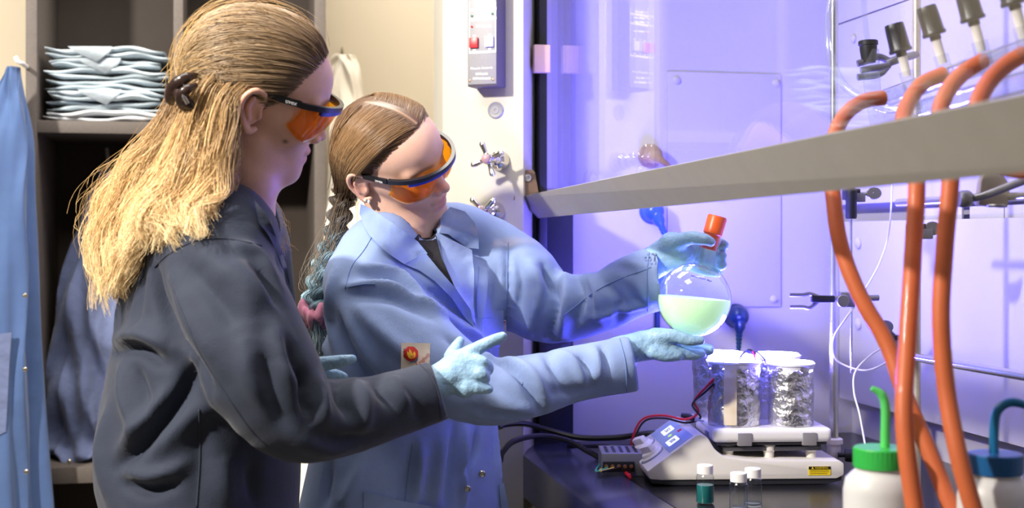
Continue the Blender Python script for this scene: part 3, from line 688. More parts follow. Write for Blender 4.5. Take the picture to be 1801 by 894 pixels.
for k, (e, m_) in enumerate((((1345, 634), M_kw), ((1300, 632), M_kw), ((1330, 640), M_rw))): MB().tube([P(1320, 624, 2.285), P((1320 + e[0]) / 2, 620, 2.28), P(*e, 2.26)], .0015, 6, 12).build('lead', m_, cl)
# power supply with terminals behind the hotplate, black mains cables
M_psu = mat('psu_grey', '#8b8c92', .4, .5)
p0 = PZ(1076, 838, ZC); ps = thing('power_supply', p0, 'small grey perforated power supply box left of the hotplate', 'power supply'); MP = basis(p0, x=RT, y=FW)
MB().box(-.018, .10, .0, .09, 0, .040, .002, MP).build('case', M_psu, ps)
MB().box(-.016, .04, -.004, .03, .008, .026, .001, MP).build('terminal_block', M_blk, ps)
for k in range(5): MB().lathe([(.0035, 0), (.0035, .002), (.0001, .0025)], basis(p0 + RT * (-.01 + k * .011) - FW * .004 + UP * .018, x=RT, z=-FW), 10).build('terminal_screw', mat('brass', '#a07858', .4, .8), ps)
for k in range(8): MB().box(-.01 + k * .013, -.004 + k * .013, .012, .08, .0398, .0402, 0, MP).build('vent_slot', M_blk, ps)
for k, m_ in enumerate((mat('teal_wire', '#2f9a8a', .4), mat('yellow_wire', '#c9a83a', .4), M_kw)): wire('terminal_wire', [p0 + RT * (-.008 + k * .011) - FW * .006 + UP * .016, p0 + RT * (-.03 + k * .006) - FW * .03 + UP * .014, PZ(1058 + 6 * k, 812 + 8 * k, ZC + .012)], .0016, m_, ('teal', 'yellow', 'thin black')[k] + ' wire at the power supply terminals')
M_cab = mat('black_cable', '#15130f', .35, var=.05)
wire('mains_cable', [P(878, 752, 2.49), P(890, 747, 2.50), P(925, 746, 2.52), P(965, 757, 2.52), P(1020, 770, 2.50), P(1085, 770, 2.47), P(1150, 762, 2.44), P(1200, 770, 2.43)], .0055, M_cab, 'upper thick black cable running from the coat to the hotplate', 'cable')
wire('mains_cable', [P(880, 812, 2.42), P(884, 796, 2.43), P(905, 776, 2.46), P(950, 767, 2.50), P(1000, 776, 2.50), P(1035, 795, 2.48), P(1062, 810, 2.45)], .0055, M_cab, 'lower thick black cable curving over the hood lip to the power supply', 'cable')
wire('flat_cable', [PZ(1000, 786, ZC + .008), PZ(1060, 785, ZC + .03), PZ(1130, 786, ZC + .03), PZ(1250, 788, ZC + .03)], .004, M_cab, 'thin black cable lying along the hood side wall', 'cable')

# ------------------------------------------------------------------ vials
M_vg = clear_mat('vial_glass', (.93, .95, .96), .02, 1.5, 2.0); M_vc = mat('vial_cap_white', '#f4f2ef', .4, var=.02); M_teal = mat('teal_liquid', '#2f8f8f', .1, var=.02, trans=.35, ior=1.33); M_water = mat('clear_liquid', '#cfd8e0', .05, trans=.9, var=0, ior=1.33)
def vial(px, py, liq, lev, label):
    b = PZ(px, py, ZC); t = thing('sample_vial', b, label, 'vial', 'sample vials on the worktop'); M = Matrix.Translation(Vector(b))
    MB().lathe([(.001, .0008), (.0125, .0008), (.014, .003), (.014, .044), (.0115, .0475), (.0105, .049), (.0105, .052)], M, 32, False, False).build('glass_body', M_vg, t)
    c = MB().lathe([(.0118, .0478), (.0128, .048), (.0128, .0605), (.012, .0615), (.0001, .0615)], M, 32, False, True); c.build('cap', M_vc, t)
    if lev: MB().lathe([(.001, .002), (.012, .002), (.0133, .004), (.0133, lev), (.001, lev - .0004)], M, 28).build('liquid', liq, t)
vial(1240, 886, M_teal, .030, 'glass vial half full of teal liquid with a white cap')
vial(1299, 902, M_water, .009, 'clear glass vial, the front one of the two beside each other')
vial(1324, 893, M_water, .008, 'clear glass vial standing just behind the other clear one')

# ------------------------------------------------------------------ wash bottles
M_bot = mat('milky_polyethylene', '#e9e9e6', .35, trans=.25, var=.02, ior=1.3)
def wash(px, d, m, mcap, straw, label, sc=1.0):
    b = P(px, 415, d); b[2] = ZC; t = thing('wash_bottle', b, label, 'bottle'); M = Matrix.Translation(Vector(b)) @ Matrix.Scale(sc, 4)
    MB().lathe([(.001, .0), (.036, .0), (.039, .004), (.0395, .02), (.0395, .132), (.037, .145), (.030, .152), (.0265, .155), (.0262, .172)], M, 40).build('body', M_bot, t)
    cp = MB(); seg = 72; n = 0; V = []
    for r_, z in ((.0285, .158), (.0285, .158), (.029, .160), (.029, .178), (.0275, .1795), (.001, .1795)):
        for i in range(seg):
            k = 1.0 if r_ < .0288 or i % 2 else .975; a = 2 * math.pi * i / seg; V.append(M @ Vector((r_ * k * math.cos(a), r_ * k * math.sin(a), z)))
    cp.add(V, [(j * seg + i, j * seg + (i + 1) % seg, (j + 1) * seg + (i + 1) % seg, (j + 1) * seg + i) for j in range(5) for i in range(seg)]).build('cap', mcap, t)
    MB().tube([P(p[0], p[1], d) for p in straw], [.0052] * (len(straw) - 1) + [.003], 12, 40).build('spout', m, t)
wash(1548, 1.48, mat('green_polymer', '#5ccf6a', .3, var=.02), mat('green_cap', '#35b04a', .35, var=.03), [(1556, 800), (1557, 760), (1557, 715), (1550, 694), (1533, 683)], 'white wash bottle with a green cap and green bent spout', 1.035)
wash(1750, 1.45, mat('blue_polymer', '#1c6a97', .3, var=.02), mat('blue_cap', '#1b5b93', .35, var=.03), [(1748, 800), (1748, 765), (1752, 728), (1768, 711), (1790, 709), (1825, 722)], 'white wash bottle with a dark blue cap and curved blue spout', 1.025)

# ================================================================== lattice, clamps and glassware
M_rod = mat('steel_rod', '#d6d4d2', .25, .9, var=.04, vscale=20); M_cast = mat('grey_cast_metal', '#8f8d8f', .4, .8, var=.08, vscale=60); M_dk = mat('dark_clamp', '#2b2b30', .4, .3)
def rod(a, b, r, label, m=None): return tag(MB().tube([a, b], [r, r], 16, 2, False).build('steel_rod', m or M_rod), label, 'rod')
RZ = lambda p, z: np.array((p[0], p[1], z))
r1 = O3 + A * .322 + B * .09; rod(RZ(r1, ZC + .05), RZ(r1, 2.2), .0078, 'tall bright steel rod standing at the rear right of the hotplate')
q = PX(1612, 500, 1.05); rod(RZ(q, ZC), RZ(q, 2.2), .0066, 'upright lattice rod behind the orange tubes', mat('worn_rod', '#cfc6b6', .4, .6, var=.12, vscale=90))
LX = 1.036
rod(PX(1600, 627, LX), PX(1900, 679, LX), .0066, 'lower horizontal lattice rod behind the orange tubes')
rod(PX(1580, 357, LX), PX(1900, 339, LX), .0066, 'upper horizontal lattice rod just under the sash bar')
def boss(px, py, d, label, ax=(1, 0, 0), knob=(30, -8)):
    c = P(px, py, d); t = thing('clamp_holder', c, label, 'clamp'); M = basis(c, x=RT, y=FW)
    MB().box(-.014, .014, -.012, .012, -.010, .010, .003, M).build('block', M_dk, t)
    MB().box(-.006, .022, -.014, .004, -.014, .002, .002, M).build('jaw', M_cast, t)
    e = P(px + knob[0], py + knob[1], d - .01); s = P(px + 8, py, d)
    MB().tube([s, e], [.0035, .003], 8, 2, False).build('screw', M_cast, t); Mw = basis(e, x=RT, z=-FW)
    MB().lathe([(.0001, -.002), (.010, -.002), (.011, 0), (.010, .002), (.0001, .002)], Mw @ Matrix.Scale(1.25, 4, (1, 0, 0)), 16).build('thumb_wing', M_cast, t)
    return t
boss(1497, 342, 2.30, 'dark clamp holder with thumbscrew gripping the tall steel rod under the sash bar', knob=(40, -2))
boss(1612, 405, 2.05, 'dark clamp holder on the upright lattice rod', knob=(28, -3))
boss(1575, 600, 2.15, 'dark clamp holder beside the lower lattice rod, half behind a tube', knob=(-18, -25))
tc = thing('probe', P(1497, 655, 2.28), 'thin steel probe with black grip hanging beside the tall rod', 'probe')
MB().lathe([(.009, 0), (.010, .004), (.0095, .03), (.0105, .034), (.010, .05), (.006, .055)], Matrix.Translation(Vector(P(1497, 385, 2.28))), 18).build('grip', M_blk, tc)
MB().tube([P(1497, 386, 2.28), P(1497, 395, 2.28), P(1497.5, 656, 2.28)], [.004, .0026, .0026], 10, 14, False).build('shaft', M_rod, tc)
# three-finger clamp
d = 2.27; cp = thing('finger_clamp', P(1450, 527, d), 'grey three-finger clamp reaching left from the tall rod', 'clamp')
MB().tube([P(1430, 527, d), P(1452, 526, d), P(1545, 524, d + .01)], [.006, .005, .0052], 12, 10, False).build('arm', M_cast, cp)
MB().box(-.02, .02, -.007, .007, -.006, .006, .002, basis(P(1447, 526, d), x=RT, y=FW)).build('clamp_body', M_dk, cp)
for yy, bo in ((519, -10), (540, 8)): MB().tube([P(1440, 526 + bo * .3, d), P(1424, yy + bo * .2, d), P(1412, yy, d), P(1389, yy, d)], [.004, .0035, .0035, .0035], 10, 20).build('finger', M_cast, cp)
MB().box(-.013, .013, -.014, .014, -.013, .013, .003, basis(P(1488, 527, d), x=RT, y=FW)).build('boss', M_cast, cp)
MB().lathe([(.0001, -.002), (.010, -.002), (.011, 0), (.010, .002), (.0001, .002)], basis(P(1483, 530, d - .02), x=RT, z=-FW), 16).build('thumb_wing', M_cast, cp)
# white thermocouple wire
M_ww = mat('white_wire', '#e8e6f0', .4, var=.02)
wire('sensor_wire', [P(1570, 250, 2.35), P(1569, 330, 2.35), P(1563, 410, 2.33), P(1548, 460, 2.30), P(1530, 495, 2.28), P(1516, 516, 2.27)], .0016, M_ww, 'white sensor wire arcing down to the three-finger clamp')
wire('sensor_wire', [P(1502, 540, 2.26), P(1488, 560, 2.25), P(1468, 590, 2.26), P(1465, 620, 2.27), P(1480, 640, 2.28), P(1520, 652, 2.27), P(1555, 640, 2.26), P(1572, 622, 2.26), P(1555, 612, 2.26), P(1528, 628, 2.26), P(1504, 655, 2.25), P(1502, 690, 2.24), P(1512, 730, 2.22), P(1522, 785, 2.20)], .0017, M_ww, 'white sensor wire looping behind the tubes to the worktop')
# horizontal bar clamp by the upper rod at the far right
hc = thing('finger_clamp', P(1730, 345, 1.78), 'beige metal clamp on the upper lattice rod at the right edge', 'clamp')
MB().tube([P(1690, 352, 1.80), P(1730, 345, 1.78), P(1801, 318, 1.70), P(1860, 296, 1.66)], .0055, 12, 12, False).build('arm', M_cast, hc)
MB().lathe([(.010, -.008), (.012, -.004), (.012, .004), (.010, .008)], axis_m(P(1697, 350, 1.79), RT), 14).build('nut', M_cast, hc)
MB().prism([(-.022, -.022), (.018, -.026), (.022, .004), (.008, .026), (-.010, .026), (-.018, .012)], -.01, .01, .003, basis(P(1745, 333, 1.80), x=RT, y=UP)).build('jaw', mat('beige_cast', '#b3a794', .45, .4), hc)
MB().lathe([(.0001, -.002), (.012, -.002), (.013, 0), (.012, .002), (.0001, .002)], basis(P(1752, 362, 1.77), x=RT, z=UP), 14).build('thumb_wing', M_cast, hc)

# ------------------------------------------------------------------ glass manifold with stopcocks and orange tubing
M_cg = clear_mat('clear_glassware', (.95, .96, .98), .03, 1.5, 2.2, veil=.06); M_ptfe = mat('ptfe_white', '#efeade', .4, var=.02); M_knob = mat('black_knob', '#15161a', .35, var=.05)
M_tube = mat('orange_rubber', '#c8663a', .5, var=.06, vscale=30, coat=.1)
man = thing('glass_manifold', P(1690, 150, 1.6), 'glass vacuum manifold with black stopcock knobs above the sash bar', 'manifold')
stop = [((1578, 66), (1600, 150), 1.72), ((1636, 36), (1664, 128), 1.66), ((1704, 8), (1732, 108), 1.57), ((1776, -22), (1806, 86), 1.48)]
for (t_, b_, d_) in stop:
    a3, b3 = P(*t_, d_), P(*b_, d_); ax = (a3 - b3) / np.linalg.norm(a3 - b3); sp = MB(); L = np.linalg.norm(a3 - b3); seg = 24; V = []
    for r_, z in ((.0001, 0), (.0145, 0), (.0152, .003), (.0135, .006), (.0128, .030), (.0122, .037), (.0115, .0385), (.0001, .0385)):
        for i in range(seg):
            an = 2 * math.pi * i / seg; k = 1 if i % 3 else .93; V.append((r_ * k * math.cos(an), r_ * k * math.sin(an), z))
    M = axis_m(a3 - ax * .02, ax)
    kn = MB().add([M @ Vector(v) for v in V], [(j * seg + i, j * seg + (i + 1) % seg, (j + 1) * seg + (i + 1) % seg, (j + 1) * seg + i) for j in range(7) for i in range(seg)]).build('stopcock_knob', M_knob, man)
    MB().tube([a3 - ax * .018, a3 - ax * .026], [.007, .007], 14, 2, False).build('collar', M_knob, man)
    MB().tube([a3 - ax * .026, b3 + ax * .012], [.0062, .0055], 14, 2, False).build('stem', M_ptfe, man)
    MB().tube([a3 - ax * .046, b3, b3 - ax * .03], [.0095, .009, .008], 16, 8).build('barrel', M_cg, man)
m0 = P(1560, 172, 1.80); m1 = P(1850, 70, 1.40)
MB().tube([m0, m1], [.0125, .0125], 20, 2, False).build('vacuum_tube', M_cg, man)
MB().tube([P(1570, 205, 1.82), P(1850, 130, 1.42)], [.0125, .0125], 20, 2, False).build('gas_tube', M_cg, man)
ends = [((1553, 172), 1.70), ((1660, 130), 1.62), ((1730, 106), 1.54), ((1800, 95), 1.46)]
for (e, d_) in ends: MB().tube([P(e[0] + 34, e[1] - 14, d_ + .03), P(e[0] + 8, e[1] - 3, d_), P(e[0] - 14, e[1] + 6, d_)], [.008, .007, .006], 14, 10).build('hose_barb', M_cg, man)
def hose(pts, label, r=.0098): return tag(MB().tube([P(*p) for p in pts], r, 16, 90).build('rubber_tube', M_tube), label, 'tubing', 'orange rubber tubes of the manifold')
hose([(1553, 172, 1.70), (1520, 178, 1.69), (1488, 200, 1.67), (1468, 240, 1.65), (1462, 300, 1.62), (1466, 350, 1.60), (1478, 430, 1.58), (1512, 520, 1.56), (1560, 605, 1.54), (1590, 690, 1.52), (1640, 810, 1.49), (1690, 940, 1.46)], 'leftmost orange rubber tube, crossing behind the others to the lower right')
hose([(1660, 130, 1.62), (1622, 148, 1.61), (1598, 180, 1.59), (1588, 215, 1.56), (1598, 265, 1.52), (1612, 315, 1.49), (1606, 440, 1.47), (1596, 600, 1.44), (1590, 740, 1.41), (1608, 890, 1.395), (1622, 960, 1.39)], 'middle orange rubber tube hanging nearly straight down')
hose([(1730, 106, 1.54), (1692, 130, 1.53), (1664, 165, 1.51), (1652, 205, 1.49), (1660, 255, 1.46), (1672, 305, 1.44), (1662, 430, 1.43), (1655, 560, 1.42), (1665, 690, 1.41), (1688, 810, 1.39), (1722, 930, 1.38)], 'rightmost long orange rubber tube hanging in front of the blue capped bottle')
hose([(1800, 95, 1.46), (1765, 118, 1.45), (1735, 150, 1.43), (1718, 190, 1.41), (1716, 240, 1.40), (1735, 282, 1.38), (1790, 298, 1.36), (1860, 296, 1.34)], 'short orange tube bending right just behind the sash bar')
# rubber stoppered bubbler held by a clamp
bb = thing('bubbler', P(1540, 232, 1.95), 'glass bubbler tube closed with a black rubber stopper', 'bubbler'); db = 1.95
MB().tube([P(1531, 88, db), P(1534, 150, db), P(1543, 215, db), P(1546, 236, db)], [.0125, .0125, .0115, .006], 20, 20).build('glass_body', M_cg, bb)
MB().lathe([(.010, -.026), (.0128, -.006), (.0128, 0), (.0145, .0005), (.0145, .006), (.013, .0075), (.0001, .0075)], axis_m(P(1527, 80, db), UP + RT * -.03), 22).build('stopper', M_blk, bb)
MB().tube([P(1526, 76, db), P(1521, 30, db), P(1518, -30, db)], [.0042, .004, .0048], 12, 10).build('inlet_tube', M_cg, bb)
bc = thing('finger_clamp', P(1560, 112, 1.95), 'grey clamp with coated fingers gripping the bubbler', 'clamp'); d = 1.93
MB().tube([P(1612, 96, d + .02), P(1580, 104, d), P(1560, 112, d)], [.0055, .0065, .006], 12, 10).build('arm', M_cast, bc)
for q_ in ([(1565, 108), (1545, 100), (1528, 106), (1508, 112)], [(1565, 114), (1550, 118), (1530, 121), (1514, 124)], [(1560, 118), (1548, 130), (1530, 134), (1508, 136)]): MB().tube([P(*v, d - .02 if q_[1][1] == 118 else d + .02) for v in q_], .0052, 10, 20).build('finger', M_cast, bc)
M_pvc = clear_mat('clear_pvc', (.93, .94, .98), .08, 1.5, 3.0, veil=.14)
tag(MB().tube([P(*p) for p in ((1470, -40, 1.85), (1458, 30, 1.84), (1460, 95, 1.83), (1480, 145, 1.82), (1515, 172, 1.80), (1560, 192, 1.78), (1620, 185, 1.75))], .0055, 14, 60).build('clear_tube', M_pvc), 'clear plastic tube looping down to the glass manifold', 'tubing')

# ================================================================== round-bottom flask (held in the gloved hands)
dF = 2.20; fc = P(1221, 527, dF); FR = 65 * dF / F; fax = RT * .27 + UP * .963; fax = fax / np.linalg.norm(fax); fbase = fc - fax * FR
fl = thing('round_bottom_flask', fbase, 'round-bottom glass flask of glowing pale green liquid with an orange stopper', 'flask'); MF = axis_m(fc, fax)
M_fg = clear_mat('flask_glass', (.95, .97, .99), .01, 1.5, 2.2, veil=.015)
sph = [(FR * math.sin(t), -FR * math.cos(t)) for t in np.linspace(.02, math.pi - .28, 30)]
nk = FR * math.cos(.28)
MB().lathe(sph + [(.0165, nk + .006), (.0155, nk + .014), (.0155, nk + .036), (.0178, nk + .041), (.0178, nk + .049), (.0158, nk + .050)], MF, 48, True, False).build('glass_body', M_fg, fl)
lq = [] ; Rl = FR * .975; up = Vector((0, 0, 1)); ll = P(1221, 524, dF)[2] - fc[2]; nv = 26; V = []; Fc = []; seg = 48
tilt = axis_m(fc, UP + RT * .085)
th1 = math.acos(max(-1, min(1, ll / Rl)))
lp = [(Rl * math.sin(t), Rl * math.cos(t)) for t in np.linspace(math.pi - .02, th1, nv)] + [(Rl * math.sin(th1) * .5, ll), (.0005, ll)]
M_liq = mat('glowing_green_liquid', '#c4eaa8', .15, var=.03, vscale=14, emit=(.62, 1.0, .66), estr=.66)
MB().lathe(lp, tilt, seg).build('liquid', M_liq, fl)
M_stp = mat('orange_red_stopper', '#dc5c22', .35, var=.04)
s0 = nk + .040
MB().lathe([(.0135, s0 - .012), (.0138, s0 + .010), (.0138, s0 + .013), (.0162, s0 + .015), (.0168, s0 + .043), (.0156, s0 + .046), (.0001, s0 + .046)], MF, 32).build('stopper', M_stp, fl)
wm = mat('marker_ink', '#2a3540', .6, var=0)
for k in range(16):
    an = 4.05 + k * .045; tt = 2.18; Rr = FR * 1.003; z_ = lambda a_, b_: MF @ Vector((Rr * math.sin(tt + b_) * math.cos(a_), Rr * math.sin(tt + b_) * math.sin(a_), -Rr * math.cos(tt + b_)))
    if k in (5, 11): continue
    h_ = random.uniform(.03, .06); pts = [z_(an, 0), z_(an + .012, h_), z_(an + .03, random.uniform(0, .04))]
    MB().tube([tuple(p) for p in pts], .0004, 5, 8).build('marker_stroke', wm, fl)
# ================================================================== people
from mathutils.geometry import delaunay_2d_cdt
def rotw(cols):                                          # columns given in the camera frame -> world axes
    return np.stack([c[0] * RT + c[1] * FW + c[2] * UP for c in np.asarray(cols, float)], 1)
def cut_tb(pts, rads, end, nrm, **k):
    g = tb(pts, rads, **k); end = np.asarray(end); nrm = np.asarray(nrm) / np.linalg.norm(nrm)
    return lambda p: np.maximum(g(p), (p - end) @ nrm)
def pr(rows): return [P(a, b, d) for a, b, d, r in rows], [r * d / F for a, b, d, r in rows]
def sleeve_ops(rows, k, nrm=None, hole=.03, flat=None, fs=1.0):
    pts, rad = pr(rows); e = pts[-1]; n = (pts[-1] - pts[-2]) if nrm is None else np.asarray(nrm); n = n / np.linalg.norm(n)
    far = pts[:-1] + [e + n * .03]
    ax_ = pts[-1] - pts[-2]; ax_ = ax_ / np.linalg.norm(ax_); inn = [e - ax_ * hole, e + ax_ * .06]
    return [(cut_tb(far, rad, e, n, flat=flat, fs=fs), k)], [(tb(inn, [rad[-1] - .019, rad[-1] - .013], n=3), .004, 's')]
def patch(poly, hit, lift, thick, name, m, parent, step=7.0, lift_fn=None, dfix=None):
    """cloth piece following the surface below it: outline in pixels, raised toward the camera by lift"""
    poly = np.array(poly, float); n = len(poly); B = []
    for i in range(n):
        a, b = poly[i], poly[(i + 1) % n]; k = max(1, int(np.linalg.norm(b - a) / step)); B += [a + (b - a) * t / k for t in range(k)]
    B = np.array(B); nb = len(B); lo, hi = B.min(0), B.max(0); I = []
    def inside(q):
        c = False
        for i in range(n):
            a, b = poly[i], poly[i - 1]
            if (a[1] > q[1]) != (b[1] > q[1]) and q[0] < (b[0] - a[0]) * (q[1] - a[1]) / (b[1] - a[1] + 1e-9) + a[0]: c = not c
        return c
    for x in np.arange(lo[0] + step / 2, hi[0], step):
        for y in np.arange(lo[1] + step / 2, hi[1], step):
            q = np.array((x, y))
            if inside(q) and np.abs(B - q).max(1).min() > step * .45: I.append(q)
    pts = [Vector(p) for p in B] + [Vector(p) for p in I]
    r = delaunay_2d_cdt(pts, [], [list(range(nb))], 1, 1e-4); v2 = [np.array(v) for v in r[0]]; fc = [list(f) for f in r[2]]
    dep = []
    for v in v2:
        h = hit(*v); dep.append(np.nan if h is None else (h - CAM) @ FW)
    dep = np.array(dep); ok = ~np.isnan(dep)
    if dfix is not None: dep = np.full(len(v2), dfix); ok[:] = True
    V2 = np.array(v2)
    for i in np.where(~ok)[0]: dep[i] = dep[ok][np.linalg.norm(V2[ok] - V2[i], axis=1).argmin()]
    ed_ = np.array([(f[i], f[(i + 1) % len(f)]) for f in fc for i in range(len(f))]); sm = dep.copy()
    for _ in range(8):
        ac = np.bincount(ed_[:, 0], sm[ed_[:, 1]], len(sm)) + np.bincount(ed_[:, 1], sm[ed_[:, 0]], len(sm)); cn = np.bincount(ed_[:, 0], minlength=len(sm)) + np.bincount(ed_[:, 1], minlength=len(sm)); sm = np.where(cn > 0, .5 * sm + .5 * ac / np.maximum(cn, 1), sm)
    dep = np.minimum(sm, dep + .004) if step > 5 else dep
    lf = np.array([lift_fn(v) if lift_fn else lift for v in v2])
    Fr = np.array([P(v[0], v[1], d - l) for v, d, l in zip(v2, dep, lf)]); Bk = np.array([P(v[0], v[1], d - l + thick) for v, d, l in zip(v2, dep, lf)])
    N = len(Fr); e = {}
    for f in fc:
        for i in range(len(f)): a, b = f[i], f[(i + 1) % len(f)]; e[(a, b)] = 1
    bd = [(a, b) for (a, b) in e if (b, a) not in e]
    c = np.cross(Fr[fc[0][1]] - Fr[fc[0][0]], Fr[fc[0][2]] - Fr[fc[0][0]]); flip = c @ FW > 0
    FF = [f[::-1] if flip else f for f in fc] + [[i + N for i in (f if flip else f[::-1])] for f in fc] + [((a, b, b + N, a + N) if flip else (b, a, a + N, b + N)) for a, b in bd]
    o = mk(name, np.vstack([Fr, Bk]), FF, m, parent, True)
    try: o.data.set_sharp_from_angle(angle=math.radians(50))
    except Exception: pass
    return o
def seam(pl, hit, r, m, parent, name='seam', lift=.0005, n=40):
    H = [hit(*q) for q in catmull(np.array(pl, float), n)]; H = [h - lift * FW for h in H if h is not None]
    if len(H) < 4: return
    H = np.array(H); H[1:-1] = (H[:-2] + H[1:-1] + H[2:]) / 3
    V, Fc = tube_mesh(H, r, 6, None, False); return mk(name, V, Fc, m, parent)

def head_field():
    o = [(ell((-.004, 0, .043), (.094, .0745, .077)), .0), (ell((.030, 0, .040), (.070, .062, .060)), .03), (ell((.034, 0, -.018), (.060, .0585, .062)), .03)]
    for s in (1, -1):
        o += [(rc((.012, s * .044, -.048), (.074, s * .011, -.090), .017, .017), .028), (ell((.060, s * .034, -.020), (.029, .026, .026)), .02), (ell((.030, s * .050, .0), (.03, .018, .02)), .02)]
    o += [(ell((.062, 0, -.060), (.036, .034, .036)), .02), (ell((.078, 0, -.0935), (.0165, .019, .0145)), .016)]
    for s in (1, -1): o += [(rc((.090, s * .010, .026), (.076, s * .048, .024), .0085, .007), .014)]
    for s in (1, -1): o += [(ell((.098, s * .031, .008), (.013, .017, .0115)), .012, 's'), (ell((.0765, s * .031, .007), (.0145, .0165, .0125)), .003)]
    o += [(rc((.092, 0, .014), (.1065, 0, -.024), .0065, .0085), .010), (ell((.1085, 0, -.0275), (.0105, .0095, .0088)), .006)]
    for s in (1, -1): o += [(ell((.1005, s * .0115, -.0325), (.0095, .0068, .0072)), .005), (ell((.1045, s * .0062, -.0385), (.0045, .0036, .0035)), .002, 's')]
    o += [(ell((.0945, 0, -.0535), (.0085, .021, .0062)), .005), (ell((.0920, 0, -.0665), (.0090, .0185, .0066)), .005), (ell((.106, 0, -.0600), (.012, .023, .0011)), .002, 's'), (rc((.1015, 0, -.043), (.1005, 0, -.049), .0012, .0012), .003, 's')]
    for s in (1, -1):                                      # ears
        rim = [(.006, .0745, .012), (.002, .082, .026), (-.014, .087, .029), (-.025, .088, .016), (-.025, .086, -.002), (-.016, .082, -.018), (-.006, .078, -.030), (.003, .074, -.026)]
        o += [(tb([(x, s * y, z) for x, y, z in rim], [.004, .0042, .0042, .0042, .004, .0042, .0058, .0045], n=20), .003), (ell((-.010, s * .0775, .002), (.016, .006, .025)), .004),
              (ell((-.003, s * .086, -.004), (.0085, .006, .013)), .003, 's'), (tb([(-.012, s * .083, .018), (-.016, s * .0845, .004), (-.010, s * .082, -.012)], [.003, .0032, .003], n=8), .002), (ell((.004, s * .079, -.006), (.0035, .0045, .006)), .002)]
    return o
HAIRLINE_Z = np.array([-.14, -.09, -.05, -.015, .02, .045, .065, .082, .095, .14]); 
def make_head(R, c, neck_pts, neck_r, hl_x, mole=None, lipc='#b0606a', skin='#e2b49c'):
    """returns world vertices, quads, colours of head+neck and a local->world function"""
    loc = lambda p: (np.asarray(p) - c) @ R
    ops = head_field(); f = field(ops); fn = tb([loc(p) for p in neck_pts], neck_r, n=10)
    g = lambda p: smin(f(p), fn(p), .018)
    V, Q = extract(g, (-.125, -.11, -.30), (.14, .11, .145), .0021)
    sk = np.array(lin(skin)); C = np.tile(sk, (len(V), 1)); 
    def blend(cen, rad, col, amt):
        nonlocal C
        w_ = amt * np.exp(-(((V - cen) / rad) ** 2).sum(1)); C = C * (1 - w_[:, None]) + np.array(lin(col)) * w_[:, None]
    blend((.100, 0, -.0545), (.012, .019, .0050), lipc, .8); blend((.098, 0, -.066), (.012, .017, .0062), lipc, .85)
    for s in (1, -1):
        blend((.075, s * .042, -.022), (.03, .02, .02), '#dc9a8a', .35); blend((-.012, s * .085, .0), (.025, .012, .03), '#d8907e', .5)
        t = np.linspace(0, 1, 9)
        for q in t: blend((.0965 - .016 * q ** 2, s * (.014 + .034 * q), .0275 + .004 * math.sin(q * 3.0) - .004 * q), (.012, .0055, .0032), '#6b4a34', .5)
        blend((.098, s * .031, .0065), (.012, .016, .0075), '#c98f80', .35)
    blend((.112, 0, -.028), (.012, .012, .01), '#dc9a86', .3)
    if mole is not None: blend(mole, (.0040, .012, .0036), '#6e4a3a', .85)
    return V @ R.T + c, Q, C, (lambda p: np.asarray(p) @ R.T + c), loc
CR_C = np.array((-.004, 0, .043)); CR_R = np.array((.094, .0745, .077))
def strands(G, rad, taper=.5, seg=3):
    """G: (n, k, 3) strand paths -> one mesh of thin three-sided tubes"""
    n, k, _ = G.shape; T = np.gradient(G, axis=1); T /= np.linalg.norm(T, axis=2, keepdims=True) + 1e-12
    h = rng.normal(size=(n, 1, 3)); U = h - T * (h * T).sum(2, keepdims=True); U /= np.linalg.norm(U, axis=2, keepdims=True) + 1e-12; W_ = np.cross(T, U)
    r = rad * (1 - (1 - taper) * np.linspace(0, 1, k) ** 2)[None, :, None] * (.6 + .8 * rng.random((n, 1, 1))); V = []
    for i in range(seg): a = 2 * np.pi * i / seg; V.append(G + r * (math.cos(a) * U + math.sin(a) * W_))
    V = np.stack(V, 2).reshape(-1, 3); b = (np.arange(n)[:, None] * k + np.arange(k - 1)[None]).reshape(-1) * seg; Q = []
    for i in range(seg): j = (i + 1) % seg; Q.append(np.stack([b + i, b + j, b + seg + j, b + seg + i], 1))
    return V, np.vstack(Q)
HEAD_BASE = field(head_field()[:9])
def drape(G, target):
    """sets every point of the strands at the wanted height above the skin, moving radially"""
    n, k, _ = G.shape; p = G.reshape(-1, 3); dr = (p - CR_C) / CR_R ** 2; dr /= np.linalg.norm(dr, axis=1)[:, None] + 1e-9; tg = np.broadcast_to(target, (n, k)).reshape(-1)
    for _ in range(2): p = p + dr * (tg - HEAD_BASE(p))[:, None]
    return p.reshape(n, k, 3)
